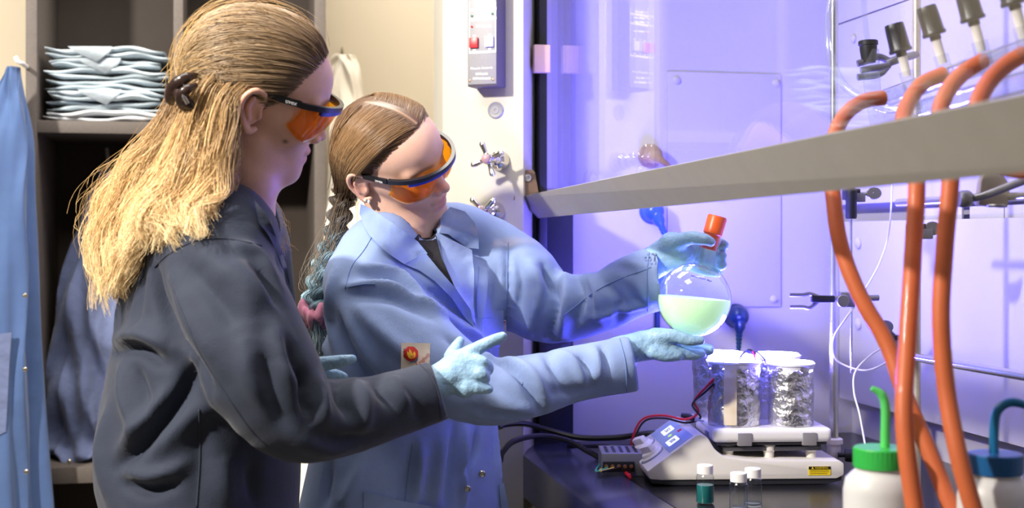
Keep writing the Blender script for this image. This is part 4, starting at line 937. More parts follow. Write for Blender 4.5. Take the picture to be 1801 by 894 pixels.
def scalp_strands(roots, end, ctrl, k=16, lift=.006, jit=.05, spread=.10, gz=None, root_lift=.4, ramp=4.0):
    """roots: unit directions in scalp-ellipsoid space, combed over the control direction to the end direction"""
    n = len(roots); e = np.asarray(end, float); le = np.linalg.norm(e); e = e / le + rng.normal(size=(n, 3)) * spread; e /= np.linalg.norm(e, axis=1)[:, None]
    t = np.linspace(0, 1, k)[None, :, None]; c = ctrl / np.linalg.norm(ctrl, axis=1)[:, None]
    D = (1 - t) ** 2 * roots[:, None] + 2 * t * (1 - t) * c[:, None] + t ** 2 * e[:, None]; D /= np.linalg.norm(D, axis=2, keepdims=True)
    f1 = rng.random((n, 1, 3)) * 6.28; fr = 1 + rng.random((n, 1, 1)) * 2; D = D + jit * .25 * np.sin(t * fr * 4 + f1) * t
    tg = ((.004 + lift * rng.random((n, 1))) * np.clip(root_lift + t[..., 0] * ramp, 0, 1))
    G = drape(CR_C + D * CR_R, tg); G = G + (G - CR_C) * (max(0, le - 1.08) * t ** 6)
    if gz is not None:                                     # nothing falls over the face
        bad = (G[:, 2:, 0] > np.interp(G[:, 2:, 2], gz[:, 0], gz[:, 1]) + .012).any(1); G = G[~bad]
    return G
def guide_strands(Gs, n, k=18, spread=.012, wave=.006, wn=3.0, clump=40, tip=1.0, frizz=.0015):
    """strands between neighbouring guide curves, gathered in wavy clumps"""
    Gs = np.array([catmull(g, k) for g in Gs]); m = len(Gs); t = np.linspace(0, 1, k); cu = rng.random(clump) * (m - 1); co = rng.normal(size=(clump, 3)); cp = rng.random((clump, 3)) * 6.28; cf = wn * (.7 + .6 * rng.random(clump))
    j = rng.integers(clump, size=n); u = np.clip(cu[j] + rng.normal(size=n) * .12, 0, m - 1.001); i = u.astype(int); w_ = (u - i)[:, None, None]
    g = Gs[i] * (1 - w_) + Gs[i + 1] * w_; T = t[None, :, None]
    wv = np.sin(T * cf[j][:, None, None] * 6.28 + cp[j][:, None, :] + rng.normal(size=(n, 1, 3)) * .35) * wave * (.25 + .75 * T)
    off = co[j][:, None, :] * spread * .8 * (.5 + .5 * np.sin(np.clip(T * 1.3, 0, 1) * np.pi / 2)) + rng.normal(size=(n, 1, 3)) * spread * .5 * (1 - .6 * T)
    fz = np.cumsum(rng.normal(size=(n, k, 3)), 1) * frizz * T * rng.random((n, 1, 1)) ** 3 * 2
    S = g + wv + off + fz; x = t[None] * (1 - rng.random((n, 1)) ** 3 * .35 * tip) * (k - 1); i0 = np.minimum(x.astype(int), k - 2); fr = (x - i0)[..., None]; r_ = np.arange(n)[:, None]
    return S[r_, i0] * (1 - fr) + S[r_, i0 + 1] * fr
def colour_strands(G, ramp, seg=3, var=.18, tone=None):
    """ramp: list of (t, hex) from root to tip; one random tone per strand"""
    n, k, _ = G.shape; t = np.linspace(0, 1, k); cols = np.array([lin(c) for _, c in ramp]); T = [a for a, _ in ramp]
    C = np.stack([np.interp(t, T, cols[:, i]) for i in range(3)], 1)[None] * np.ones((n, 1, 1)); C = C * np.exp(rng.normal(size=(n, 1, 1)) * var)
    return np.repeat(C.reshape(-1, 3), seg, 0)
M_skin = mat('skin', '#e2b49c', .45, attr='Col', var=.03, vscale=60, bump=.0003, bscale=700, sss=.12, spec=.4)
M_hair = mat('hair', '#8a6a44', .38, attr='Col', var=.0, spec=.55)
M_glove = mat('nitrile_glove', '#93b8d4', .40, var=.03, vscale=30, bump=.001, bscale=150, bump2=.005, bscale2=50, spec=.45)
M_lens = clear_mat('orange_lens', (1.0, .64, .10), .02, 1.5, 1.0, veil=.10); M_frm = mat('black_frame', '#1a1a20', .35, var=.02); M_trim = mat('blue_frame_trim', '#2138a8', .35, var=.02)
M_trs = mat('dark_trousers', '#26262c', .8, var=.06, bump=.0006, bscale=300); M_shoe = mat('dark_shoe', '#1c1a1a', .4)

def glasses(person, w2l, R):
    g = thing('safety_glasses', w2l((.09, 0, .01)), None, None); g.parent = person; g.location = Vector(ORG[g.name] - ORG[person.name])
    n = 49; V = []; Fc = []; ph = np.linspace(-1.36, 1.36, n); rows = 9
    vis = lambda f_, o=0: ((.040 + (.082 + o) * math.cos(f_)), (.0765 + o) * math.sin(f_))
    for o in (0, .0022):
        for f_ in ph:
            x, y = vis(f_, o); a = abs(f_); zt = .026; zb = -.004 - .025 * min(1, max(0, (a - .10) / .28)) ** .8 + .020 * max(0, (a - .95) / .41) ** 1.5
            for j in range(rows): s_ = j / (rows - 1); z = zt + (zb - zt) * s_; V.append(w2l((x - .026 * s_ * (1 - .45 * min(1, a)) + .004 * math.sin(s_ * 3.1), y * (1 - .05 * s_), z)))
    N = n * rows
    for i in range(n - 1):
        for j in range(rows - 1): q = i * rows + j; Fc += [(q, q + 1, q + rows + 1, q + rows), (N + q, N + q + rows, N + q + rows + 1, N + q + 1)]
    for i in range(n - 1): q = i * rows; Fc += [(q, q + rows, N + q + rows, N + q), (q + rows - 1, N + q + rows - 1, N + q + 2 * rows - 1, q + 2 * rows - 1)]
    for q0 in (0, (n - 1) * rows): Fc += [(q0 + j, N + q0 + j, N + q0 + j + 1, q0 + j + 1) for j in range(rows - 1)]
    mk('lens', V, Fc, M_lens, g)
    def strip(f0, f1, z0, z1, o0, o1, nm, m, n=41):
        V = []; Fc = []
        for f_ in np.linspace(f0, f1, n):
            th = 1.0 + .45 * min(1, abs(f_) / 1.1)
            for o, z in ((o0, z0), (o1, z0), (o1, z1), (o0, z1)): x, y = vis(f_, o); V.append(w2l((x, y, .026 + (z - .026) * th)))
        for i in range(n - 1): Fc += [(i * 4 + j, i * 4 + (j + 1) % 4, i * 4 + 4 + (j + 1) % 4, i * 4 + 4 + j) for j in range(4)]
        Fc += [(3, 2, 1, 0), tuple((n - 1) * 4 + j for j in range(4))]
        return mk(nm, V, Fc, m, g, False)
    strip(-1.42, 1.42, .0225, .0282, -.0015, .0050, 'brow_bar', M_frm); strip(-1.0, 1.0, .0185, .0226, -.001, .0045, 'brow_trim', M_trim)
    for s in (1, -1):
        pts = [(.052, s * .0795, .0265), (.030, s * .0815, .0265), (.0, s * .0825, .0262), (-.018, s * .0835, .022), (-.030, s * .083, .004)]
        C_ = catmull(np.array(pts), 24); V = []
        for i, c_ in enumerate(C_):
            hh = .0048 - .0015 * i / 23
            for dy, dz in ((-.002, -hh), (.002, -hh), (.002, hh), (-.002, hh)): V.append(w2l((c_[0], c_[1] + dy, c_[2] + dz)))
        Fc = [(i * 4 + j, i * 4 + (j + 1) % 4, i * 4 + 4 + (j + 1) % 4, i * 4 + 4 + j) for i in range(23) for j in range(4)] + [(3, 2, 1, 0), (92, 93, 94, 95)]
        t_ = mk('temple', V, Fc, M_frm, g, False)
        if s == -1:
            x_, y_, z_ = R[:, 0], R[:, 1], R[:, 2]; text('uvex', .0085, basis(w2l((.038, s * .0845, .0265)), x=x_, y=z_), M_ink, t_, depth=.0002)
    return g
def lashes(person, w2l):
    for s in (1, -1):
        pts = [w2l((.0885 - .012 * q * q, s * (.019 + .026 * q), .0005 + .004 * (q - .45) ** 2 * 4)) for q in np.linspace(0, 1, 8)]
        V, Fc = tube_mesh(pts, [.0006, .0011, .0011, .0006], 6, 20); mk('eyelashes', V, Fc, mat('lash_brown', '#33231c', .6), person)
def glove_mesh(fingers, name, parent, h=.0019, k=.006, wr=None, seed=0):
    """fingers: list of chains (px, py, depth, radius px); the first chains form wrist and palm"""
    ops = []
    for i, ch in enumerate(fingers):
        pts, rad = pr(ch); ops.append((tb(pts, rad, n=max(3, 4 * len(pts))), .010 if i < 2 else k))
    allp = np.vstack([pr(c)[0] for c in fingers]); f0 = field(ops)
    f = lambda p: f0(p) + .0005 * vnoise(p * 160, seed) + .0020 * np.maximum(0, .28 - np.abs(vnoise(p * np.array((70, 70, 45)), seed + 9, 3)))
    V, Q = extract(f, allp.min(0) - .05, allp.max(0) + .05, h, iters=1); return mk(name, V, Q, M_glove, parent)
def legs(person, uc, d, fx, gap=.17):
    """trousers and shoes standing on the floor, mostly under the coat"""
    for s in (-1, 1):
        q = CF(uc, d, 0) + s * gap / 2 * np.array((-fx[1], fx[0], 0)); q[2] = 0
        MB().tube([q + UP * .95, q + UP * .5, q + UP * .06], [.095, .075, .065], 20, 16).build('trouser_leg', M_trs, person)
        f_ = np.array((fx[0], fx[1], 0)); sh = field([(rc(q + UP * .035 - f_ * .06, q + UP * .03 + f_ * .14, .034, .03), 0), (rc(q + UP * .05 - f_ * .03, q + UP * .10 - f_ * .02, .04, .042), .03)])
        fl_ = lambda p: np.maximum(sh(p), -p[:, 2]); V, Q = extract(fl_, q - .2, q + .26, .008); mk('shoe', V, Q, M_shoe, person)
# ------------------------------------------------------------------ person in the dark coat (nearest)
R1 = rotw([(.897, .372, -.241), (-.274, .893, .357), (.348, -.254, .902)]); R1, _ = np.linalg.qr(R1); R1 *= np.sign((R1 * rotw([(.897, .372, -.241), (-.274, .893, .357), (.348, -.254, .902)])).sum(0))
c1 = CF(-.3673, 1.85, .1972)
neck1 = [c1 + R1 @ np.array((-.022, 0, -.035)), P(432, 300, 1.87), P(420, 350, 1.89), P(410, 420, 1.91)]
V, Q, C, h1, l1 = make_head(R1, c1, neck1, [.052, .050, .053, .062], None, mole=(.052, -.061, -.035))
# hidden torso as part of the same body mesh
sc = lambda px: (px - CX) * 1.92 / F; zz = lambda py: 1.335 - (py - HY) * 1.92 / F
fb = field([(rings([(zz(390), sc(400), 1.92, .05, .09), (zz(450), sc(385), 1.92, .085, .15), (zz(600), sc(370), 1.93, .10, .14), (zz(800), sc(365), 1.93, .10, .14), (.85, sc(365), 1.93, .11, .16)], .2), 0),
            (tb([P(405, 450, 1.80), P(450, 600, 1.76), P(530, 735, 1.74)], [.045, .042, .036]), .03), (tb([P(530, 735, 1.74), P(700, 705, 1.82), P(765, 680, 1.865)], [.036, .028, .016]), .01),
            (tb([P(425, 450, 2.05), P(440, 690, 2.10), P(505, 658, 2.05)], [.045, .04, .015]), .03)])
Vb, Qb = extract(fb, CF(-.75, 1.5, 0) * (1, 1, 0) + (-.1, -.1, .8), CF(.0, 2.3, 0) * (1, 1, 0) + (.25, .25, 1.4), .012)
person1 = tag(mk('person', np.vstack([V, Vb]), np.vstack([Q, Qb + len(V)]), M_skin, None, True, np.vstack([C, np.tile(lin('#e2b49c'), (len(Vb), 1))])),
              'person in a dark navy lab coat with long wavy blond hair, pointing at the flask', 'person')
lashes(person1, h1); glasses(person1, h1, R1)
M_c1 = mat('navy_coat_cotton', '#222a3c', .8, var=.06, vscale=25, bump=.0004, bscale=500, bump2=.0025, bscale2=14, sheen=.12)
M_c1s = mat('navy_seam', '#2a2f3e', .8, var=.05)
nr = [(385, 452, 1.785, 78), (412, 540, 1.75, 98), (462, 655, 1.73, 100), (520, 732, 1.735, 80), (600, 735, 1.77, 68), (700, 710, 1.82, 57), (773, 687, 1.865, 53)]
s_on, s_off = sleeve_ops(nr, .022, RT * .93 + UP * .30 + FW * .1)
fr = [(425, 445, 2.06, 85), (440, 560, 2.10, 82), (455, 660, 2.11, 72), (500, 662, 2.06, 50), (533, 657, 2.03, 40)]
f_on, f_off = sleeve_ops(fr, .02, RT)
tor = rings([(zz(352), sc(408), 1.905, .052, .06), (zz(372), sc(402), 1.905, .068, .10), (zz(400), sc(385), 1.91, .092, .15), (zz(450), sc(368), 1.92, .106, .175), (zz(540), sc(361), 1.93, .122, .185), (zz(640), sc(355), 1.93, .136, .19),
             (zz(780), sc(346), 1.93, .150, .20), (zz(850), sc(346), 1.93, .148, .205), (zz(894), sc(350), 1.93, .142, .21), (.55, sc(350), 1.93, .165, .23)], .2)
ops = [(tor, 0), (tb([P(412, 372, 1.87), P(395, 405, 1.81), P(385, 450, 1.785)], [.05, .066, .062], n=8), .04), (tb([P(418, 372, 1.94), P(425, 400, 2.01), P(425, 445, 2.06)], [.05, .066, .062], n=8), .04)] + s_on + f_on + s_off + f_off
# open neck so that the real neck shows
ops += [(tb([P(452, 250, 1.88), P(432, 352, 1.885), P(418, 420, 1.90)], [.070, .060, .05], n=8), .008, 's')]
f1 = field(ops)
V, Q = extract(f1, CF(-.80, 1.45, 0) * (1, 1, 0) + (-.12, -.05, .5), CF(.02, 2.35, 0) * (1, 1, 0) + (.12, .12, 1.46), .0056, iters=2)
N_ = normals(V, Q); q_ = V * np.array((9, 9, 5)); V = V + N_ * (.0035 * vnoise(q_, 3, 3))[:, None]
V = folds(V, Q, [
    ([(272, 470), (282, 530), (315, 590), (372, 680)], .011, -.014), ([(300, 470), (330, 560), (380, 640)], .018, .006),
    ([(198, 622), (240, 612), (290, 640)], .010, -.014), ([(205, 600), (250, 590), (300, 612)], .016, .012), ([(215, 640), (222, 700), (240, 760)], .016, .010), ([(238, 650), (262, 720)], .012, -.008),
    ([(205, 822), (256, 775), (318, 700), (345, 640)], .012, -.016), ([(215, 790), (262, 740), (300, 690)], .016, .012), ([(270, 800), (330, 740), (380, 700)], .02, .010), ([(215, 850), (260, 862), (310, 850)], .010, -.012), ([(220, 832), (275, 838), (330, 815)], .012, .009),
    ([(190, 720), (178, 800), (190, 880)], .02, .008), ([(345, 700), (350, 780), (345, 890)], .014, -.003), ([(385, 800), (400, 890)], .02, .008), ([(440, 810), (450, 890)], .016, -.007),
    ([(326, 468), (384, 532), (416, 577)], .016, -.008), ([(355, 440), (420, 500), (450, 560)], .016, .008), ([(416, 460), (474, 538)], .014, .008), ([(450, 470), (495, 540)], .010, -.009), ([(405, 430), (450, 445), (490, 500)], .012, .007),
    ([(430, 590), (440, 660), (480, 720)], .018, .008), ([(480, 575), (495, 640), (525, 690)], .014, .010), ([(505, 600), (525, 650), (545, 690)], .010, -.012), ([(470, 620), (475, 690), (500, 745)], .012, -.008),
    ([(533, 665), (538, 705), (546, 735)], .009, -.014), ([(560, 665), (565, 710), (575, 745)], .012, .010), ([(590, 668), (600, 700), (618, 735)], .010, -.011), ([(622, 665), (640, 705), (640, 760)], .014, .009), ([(660, 660), (670, 690), (690, 715)], .010, -.008), ([(690, 660), (705, 700), (735, 720)], .012, .007), ([(720, 700), (745, 740)], .010, -.006),
    ([(500, 760), (560, 790), (620, 790)], .014, .006), ([(560, 760), (600, 775), (660, 765)], .010, -.007), ([(235, 470), (215, 540), (205, 590)], .015, .006), ([(255, 440), (245, 520), (240, 580)], .012, -.005)])
V = relax(V, Q, .35)
coat1 = mk('lab_coat', V, Q, M_c1, person1); hit1 = hit_fn(V, Q)
seam([(297, 493), (320, 550), (352, 622), (395, 690), (440, 755), (470, 785)], hit1, .0012, M_c1s, coat1); seam([(272, 470), (300, 445), (345, 424), (400, 420), (460, 432)], hit1, .0012, M_c1s, coat1); seam([(350, 720), (352, 800), (346, 893)], hit1, .0012, M_c1s, coat1)
seam([(738, 641), (757, 660), (772, 695), (776, 738)], hit1, .0013, M_c1s, coat1); 
# collar, standing round the neck and folded down
MC = lambda pts, lift, nm, **k: patch(pts, hit1, lift, .005, nm, M_c1, coat1, **k)
def collar_loft(top, bot, name, m, parent, th=.004, n=40, bulge=.006):
    T_ = catmull(np.array(top), n); B_ = catmull(np.array(bot), n); rows = 9; V = []; cen = (T_.mean(0) + B_.mean(0)) / 2
    for sgn in (0, 1):
        for i in range(n):
            out = (T_[i] + B_[i]) / 2 - cen; out[2] *= .2; out /= np.linalg.norm(out) + 1e-9
            for j in range(rows): s_ = j / (rows - 1); p = T_[i] * (1 - s_) + B_[i] * s_ + out * (bulge * math.sin(s_ * 2.6 + .3) - sgn * th); V.append(p)
    N = n * rows; Fc = []
    for i in range(n - 1):
        for j in range(rows - 1): q = i * rows + j; Fc += [(q, q + 1, q + rows + 1, q + rows), (N + q, N + q + rows, N + q + rows + 1, N + q + 1)]
    for i in range(n - 1): q = i * rows; Fc += [(q, q + rows, N + q + rows, N + q), (q + rows - 1, N + q + rows - 1, N + q + 2 * rows - 1, q + 2 * rows - 1)]
    for q0 in (0, (n - 1) * rows): Fc += [(q0 + j, N + q0 + j, N + q0 + j + 1, q0 + j + 1) for j in range(rows - 1)]
    return mk(name, V, Fc, m, parent)
collar_loft([P(470, 378, 1.815), P(448, 352, 1.815), P(415, 334, 1.83), P(382, 326, 1.87), P(372, 330, 1.92), P(385, 335, 1.97), P(420, 345, 2.0), P(460, 365, 1.975)],
            [P(478, 402, 1.785), P(455, 388, 1.775), P(410, 366, 1.785), P(372, 350, 1.845), P(355, 350, 1.92), P(372, 360, 2.0), P(420, 372, 2.04), P(470, 392, 2.0)], 'collar', M_c1, coat1)
patch([(447, 352), (470, 378), (480, 402), (492, 432), (505, 470), (510, 505), (497, 470), (486, 440), (470, 410), (455, 392)], hit1, .014, .005, 'lapel', M_c1, coat1)
# gloves
glove_mesh([[(725, 692, 1.845, 27), (768, 672, 1.868, 30), (790, 662, 1.875, 31), (812, 655, 1.88, 30)], [(802, 640, 1.88, 22), (826, 660, 1.875, 22), (818, 682, 1.87, 20)],
            [(812, 628, 1.88, 15), (838, 614, 1.885, 12.5), (864, 601, 1.89, 11), (884, 592, 1.895, 8.5)],
            [(795, 628, 1.90, 15), (803, 610, 1.91, 11), (809, 600, 1.915, 8)],
            [(826, 634, 1.875, 14), (848, 638, 1.87, 12.5), (857, 650, 1.885, 11.5), (845, 655, 1.905, 10)],
            [(828, 655, 1.87, 13), (846, 658, 1.862, 12), (852, 668, 1.88, 10.5), (840, 672, 1.90, 10)],
            [(822, 680, 1.862, 12), (842, 683, 1.862, 10.5), (860, 685, 1.868, 8.5)]], 'glove', person1, seed=1)
glove_mesh([[(470, 660, 2.08, 22), (505, 658, 2.05, 24), (535, 652, 2.035, 23), (552, 648, 2.03, 20)], [(545, 645, 2.03, 18), (556, 655, 2.03, 16)],
            [(556, 642, 2.02, 14), (585, 638, 2.015, 12.5), (608, 634, 2.01, 10.5), (619, 632, 2.01, 8.5)], [(556, 656, 2.035, 12), (585, 658, 2.04, 10.5), (604, 664, 2.045, 9)], [(556, 664, 2.045, 11), (582, 670, 2.05, 9.5), (598, 676, 2.055, 8)]], 'glove', person1, seed=2)
legs(person1, sc(352), 1.93, (.97, .2))
# hair: scalp cap, combed-back top, loose waves
cap = lambda p: HEAD_BASE(p) - .0022; gz = np.array([(-.14, -.05), (-.09, -.05), (-.05, -.035), (-.02, -.018), (.005, .002), (.025, .026), (.045, .038), (.065, .052), (.082, .067), (.095, .080), (.12, .16), (.15, .2)])
fc_ = lambda p: np.maximum(cap(p), (p[:, 0] + .007 - np.interp(p[:, 2], gz[:, 0], gz[:, 1])) * .8)
Vc, Qc = extract(fc_, (-.125, -.11, -.09), (.13, .11, .15), .004, iters=1)
def scalp_dirs(n, gz, back=-.6, ymax=1.0):
    out = []
    while len(out) < n:
        v = rng.normal(size=3); v /= np.linalg.norm(v); p = CR_C + v * CR_R
        if p[2] < -.02 or v[0] < back or p[0] > np.interp(p[2], gz[:, 0], gz[:, 1]): continue
        out.append(v)
    return np.array(out)
def hairline_dirs(n, gz):
    out = []
    while len(out) < n:
        v = rng.normal(size=3); v /= np.linalg.norm(v); p = CR_C + v * CR_R; g = np.interp(p[2], gz[:, 0], gz[:, 1])
        if p[2] < -.0 or not (g - .012 < p[0] < g + .001): continue
        out.append(v)
    return np.array(out)
clipP = l1(P(326, 163, 1.845)); ce = (clipP - CR_C) / CR_R
dirs = np.vstack([scalp_dirs(3600, gz), hairline_dirs(1500, gz)])
far = np.clip(dirs[:, 1:2] + .35, 0, 1.3); ctl = .5 * (dirs + ce / np.linalg.norm(ce)) + np.array((-.10, 0, .30)) + far * np.array((-.15, -.1, .75))
G = scalp_strands(dirs, ce, ctl, 16, .007, .10, .055, gz); G = G @ R1.T + c1
Vs, Qs = strands(G, .00042, .7); Cs = colour_strands(G, [(0, '#78614a'), (.35, '#9a8163'), (.8, '#b49d7c'), (1, '#8f7656')])
# lower layer beside and behind the ear, falling over the back
def gd(pts, lift=.012):
    o = []
    for a, b, d in pts:
        hq = hit1(a, b)
        if hq is not None: d = min(d, (hq - CAM) @ FW - lift)
        o.append(P(a, b, d))
    return o
Gs = [gd(x) for x in ([(318, 180, 1.86), (280, 235, 1.87), (228, 290, 1.88), (185, 370, 1.88), (178, 440, 1.87), (192, 500, 1.86)],
                      [(325, 185, 1.83), (292, 250, 1.83), (248, 310, 1.84), (212, 385, 1.84), (200, 450, 1.84), (203, 528, 1.84)],
                      [(335, 185, 1.81), (310, 255, 1.80), (272, 325, 1.80), (240, 390, 1.80), (222, 440, 1.80), (215, 500, 1.81)],
                      [(350, 180, 1.79), (335, 255, 1.78), (305, 320, 1.77), (268, 360, 1.77), (245, 395, 1.77), (235, 425, 1.78)],
                      [(372, 175, 1.775), (362, 250, 1.77), (340, 310, 1.765), (305, 350, 1.76), (290, 385, 1.76), (298, 420, 1.76)],
                      [(395, 170, 1.775), (388, 245, 1.77), (375, 305, 1.765), (345, 348, 1.76), (325, 372, 1.76), (338, 402, 1.76)],
                      [(412, 165, 1.775), (404, 240, 1.775), (399, 300, 1.775), (388, 335, 1.775), (365, 360, 1.77), (352, 392, 1.77)])]
Gn = [gd(x, .006) for x in ([(478, 148, 1.783), (436, 152, 1.768), (404, 198, 1.762), (396, 262, 1.762), (388, 318, 1.762), (362, 362, 1.762), (340, 398, 1.762)], [(462, 128, 1.785), (408, 156, 1.768), (388, 215, 1.762), (374, 275, 1.762), (356, 328, 1.762), (315, 372, 1.76), (290, 415, 1.76)],
                        [(445, 105, 1.79), (385, 146, 1.77), (358, 205, 1.766), (338, 265, 1.768), (312, 318, 1.77), (268, 366, 1.775), (250, 420, 1.78)], [(425, 85, 1.80), (362, 136, 1.78), (336, 190, 1.78), (306, 250, 1.785), (270, 305, 1.79), (228, 360, 1.80), (215, 440, 1.81)])]
Gs_all = None
G2 = np.concatenate([guide_strands(Gs, 4700, 20, .013, .0085, 2.2, 110, frizz=.0008), guide_strands(Gn, 2500, 20, .007, .0055, 2.0, 90, frizz=.0005)])
V2, Q2 = strands(G2, .00042, .5); C2 = colour_strands(G2, [(0, '#8d6f4c'), (.25, '#bd9c6e'), (.55, '#e2c08a'), (1, '#f6dcaa')], var=.22)
# loose flyaway wisps and the far strands in front of the shoulder
Gw = [[P(352, 120, 1.85), P(330, 180, 1.88), P(260, 260, 1.9), P(170, 330, 1.9), P(150, 420, 1.9)], [P(352, 120, 1.83), P(330, 200, 1.8), P(240, 300, 1.8), P(160, 400, 1.82), P(200, 470, 1.83)]]
G3 = guide_strands(Gw, 45, 20, .018, .012, 2.0, 60, frizz=.0012)
Gf = [[P(440, 230, 1.94), P(452, 300, 1.95), P(470, 370, 1.95), P(492, 430, 1.95)], [P(430, 240, 1.96), P(448, 320, 1.97), P(465, 390, 1.97), P(480, 440, 1.97)]]
G4 = guide_strands(Gf, 170, 20, .012, .007, 2.0, 30, frizz=.001)
d5 = scalp_dirs(120, gz); G5 = scalp_strands(d5, ce, .5 * (d5 + ce) + np.array((-.1, 0, .6)), 20, .022, .35, .25, gz) @ R1.T + c1
extra = [(strands(g, .00035, .5), colour_strands(g, [(0, '#8d6d48'), (1, '#dcb87c')])) for g in (G3, G4, np.concatenate([G5[:, :16], G5[:, 16:]], 1))]
# body of the loose hair under the strands
bf = field([(tb(g, [.004, .012, .016, .014, .010, .004][:len(g)], n=12), .012) for g in Gs[:6]])
ap_ = np.vstack(Gs); Vh, Qh = extract(bf, ap_.min(0) - .04, ap_.max(0) + .04, .006, iters=1)
ch = np.interp(Vh[:, 2], [P(200, 520, 1.84)[2], P(300, 250, 1.84)[2], P(320, 160, 1.84)[2]], [1, .35, 0])[:, None]; Ch = np.array(lin('#6b4f30')) * (1 - ch) + np.array(lin('#b08a50')) * ch
allV = [Vc @ R1.T + c1, Vs, V2, Vh]; allQ = [Qc, Qs, Q2, Qh]; allC = [np.tile(lin('#6a4d31'), (len(Vc), 1)), Cs, C2, Ch]
for (v_, q_), c_ in extra: allV.append(v_); allQ.append(q_); allC.append(c_)
off = 0; QQ = []
for v_, q_ in zip(allV, allQ): QQ.append(q_ + off); off += len(v_)
hair1 = mk('hair', np.vstack(allV), np.vstack(QQ), M_hair, person1, True, np.vstack(allC)); hair1['label'] = 'long wavy blond hair held half up'
# claw clip
M_clip = mat('brown_acetate', '#2a1b17', .28, var=.25, vscale=30, coat=.2); kc = thing('hair_clip', P(322, 163, 1.80), None, None); kc.parent = hair1; kc.location = Vector(ORG[kc.name] - ORG[hair1.name])
for i, (pts, rr) in enumerate(([[(345, 132, 1.80), (325, 138, 1.785), (306, 152, 1.79), (299, 172, 1.80), (303, 182, 1.81)], [.004, .008, .009, .008, .004]], [[(344, 150, 1.785), (328, 158, 1.775), (318, 170, 1.78), (322, 186, 1.79), (338, 197, 1.80)], [.004, .007, .008, .007, .004]], [[(305, 152, 1.80), (318, 168, 1.785), (330, 182, 1.785), (342, 190, 1.79)], [.005, .009, .008, .004]])):
    p_ = [P(q[0], q[1], q[2] - .035) for q in pts]; f_ = tb(p_, [1.0 * v for v in rr], n=14, flat=FW, fs=.6); A_ = np.array(p_); v_, q_ = extract(f_, A_.min(0) - .03, A_.max(0) + .03, .002); mk('clip_jaw', v_, q_, M_clip, kc)
MB().tube([P(330, 150, 1.755), P(322, 165, 1.74), P(330, 182, 1.745)], .003, 8, 12).build('clip_spring', M_alu, kc)
# ------------------------------------------------------------------ person in the light blue coat (holding the flask)
_r = rotw([(.870, -.433, -.237), (.484, .650, .586), (-.099, -.624, .775)]); R2, _ = np.linalg.qr(_r); R2 *= np.sign((R2 * _r).sum(0))
c2 = CF(-.215, 2.3, .1301)
neck2 = [c2 + R2 @ np.array((-.022, 0, -.03)), P(705, 385, 2.325), P(710, 420, 2.33), P(712, 480, 2.34)]
V, Q, C, h2, l2 = make_head(R2, c2, neck2, [.052, .049, .052, .062], None, lipc='#b5626c', skin='#e6bba6')
s2 = lambda px: (px - CX) * 2.3 / F; z2 = lambda py: 1.335 - (py - HY) * 2.3 / F
fb = field([(rings([(z2(430), s2(722), 2.33, .10, .06), (z2(480), s2(735), 2.32, .15, .09), (z2(600), s2(735), 2.32, .15, .095), (z2(800), s2(725), 2.32, .15, .10), (.85, s2(722), 2.32, .16, .11)], .93), 0),
            (tb([P(650, 490, 2.2), P(740, 620, 2.13), P(860, 690, 2.09)], [.045, .04, .036]), .03), (tb([P(860, 690, 2.09), P(1000, 660, 2.13), P(1075, 624, 2.155)], [.036, .028, .016]), .01),
            (tb([P(865, 450, 2.42), P(960, 545, 2.42), P(1060, 530, 2.34), P(1120, 485, 2.285)], [.045, .04, .030, .015]), .03)])
Vb, Qb = extract(fb, CF(-.5, 1.95, 0) * (1, 1, 0) + (-.1, -.1, .8), CF(.30, 2.65, 0) * (1, 1, 0) + (.1, .12, 1.4), .012)
person2 = tag(mk('person', np.vstack([V, Vb]), np.vstack([Q, Qb + len(V)]), M_skin, None, True, np.vstack([C, np.tile(lin('#e6bba6'), (len(Vb), 1))])),
              'person in a light blue lab coat with braided hair, holding up the round flask', 'person')
lashes(person2, h2); glasses(person2, h2, R2)
for a_ in ((.004, -.081, -.029), (-.001, -.0835, -.025)): MB().lathe([(.0001, -.003), (.0022, -.002), (.003, 0), (.0022, .002), (.0001, .003)], Matrix.Translation(Vector(h2(a_))), 12).build('earring', mat('pearl', '#f2eae2', .15, coat=.5), person2)
M_c2 = mat('light_blue_coat_cotton', '#8297c4', .82, var=.05, vscale=22, bump=.0004, bscale=500, bump2=.003, bscale2=15, sheen=.12); M_c2s = mat('light_blue_seam', '#7088bd', .8, var=.04)
M_sh = mat('black_rib_shirt', '#15141a', .8, var=.1, vscale=200, bump=.001, bscale=250)
tor = rings([(z2(425), s2(716), 2.325, .085, .062), (z2(455), s2(725), 2.32, .155, .088), (z2(500), s2(733), 2.315, .185, .108), (z2(600), s2(732), 2.315, .19, .118), (z2(700), s2(722), 2.315, .19, .125), (z2(800), s2(714), 2.31, .20, .135), (z2(894), s2(708), 2.31, .215, .15), (.50, s2(700), 2.31, .25, .19)], .93)
nr = [(640, 500, 2.205, 62), (690, 565, 2.15, 74), (760, 640, 2.10, 72), (850, 688, 2.075, 60), (930, 680, 2.09, 55), (1010, 658, 2.125, 49), (1115, 640, 2.165, 51)]
s_on, s_off = sleeve_ops(nr, .020, RT * .98 + UP * .19)
lr = [(866, 448, 2.425, 58), (905, 492, 2.42, 78), (965, 540, 2.41, 66), (1055, 532, 2.35, 54), (1110, 505, 2.30, 56), (1166, 478, 2.265, 60)]
l_on, l_off = sleeve_ops(lr, .02, RT * .97 + UP * .05 - FW * .25)
ops = [(tor, 0), (tb([P(690, 412, 2.28), P(660, 445, 2.235), P(640, 490, 2.205)], [.045, .060, .062], n=8), .03), (tb([P(745, 408, 2.34), P(810, 408, 2.39), P(862, 440, 2.425)], [.05, .052, .056], n=8), .03)] + s_on + l_on + s_off + l_off
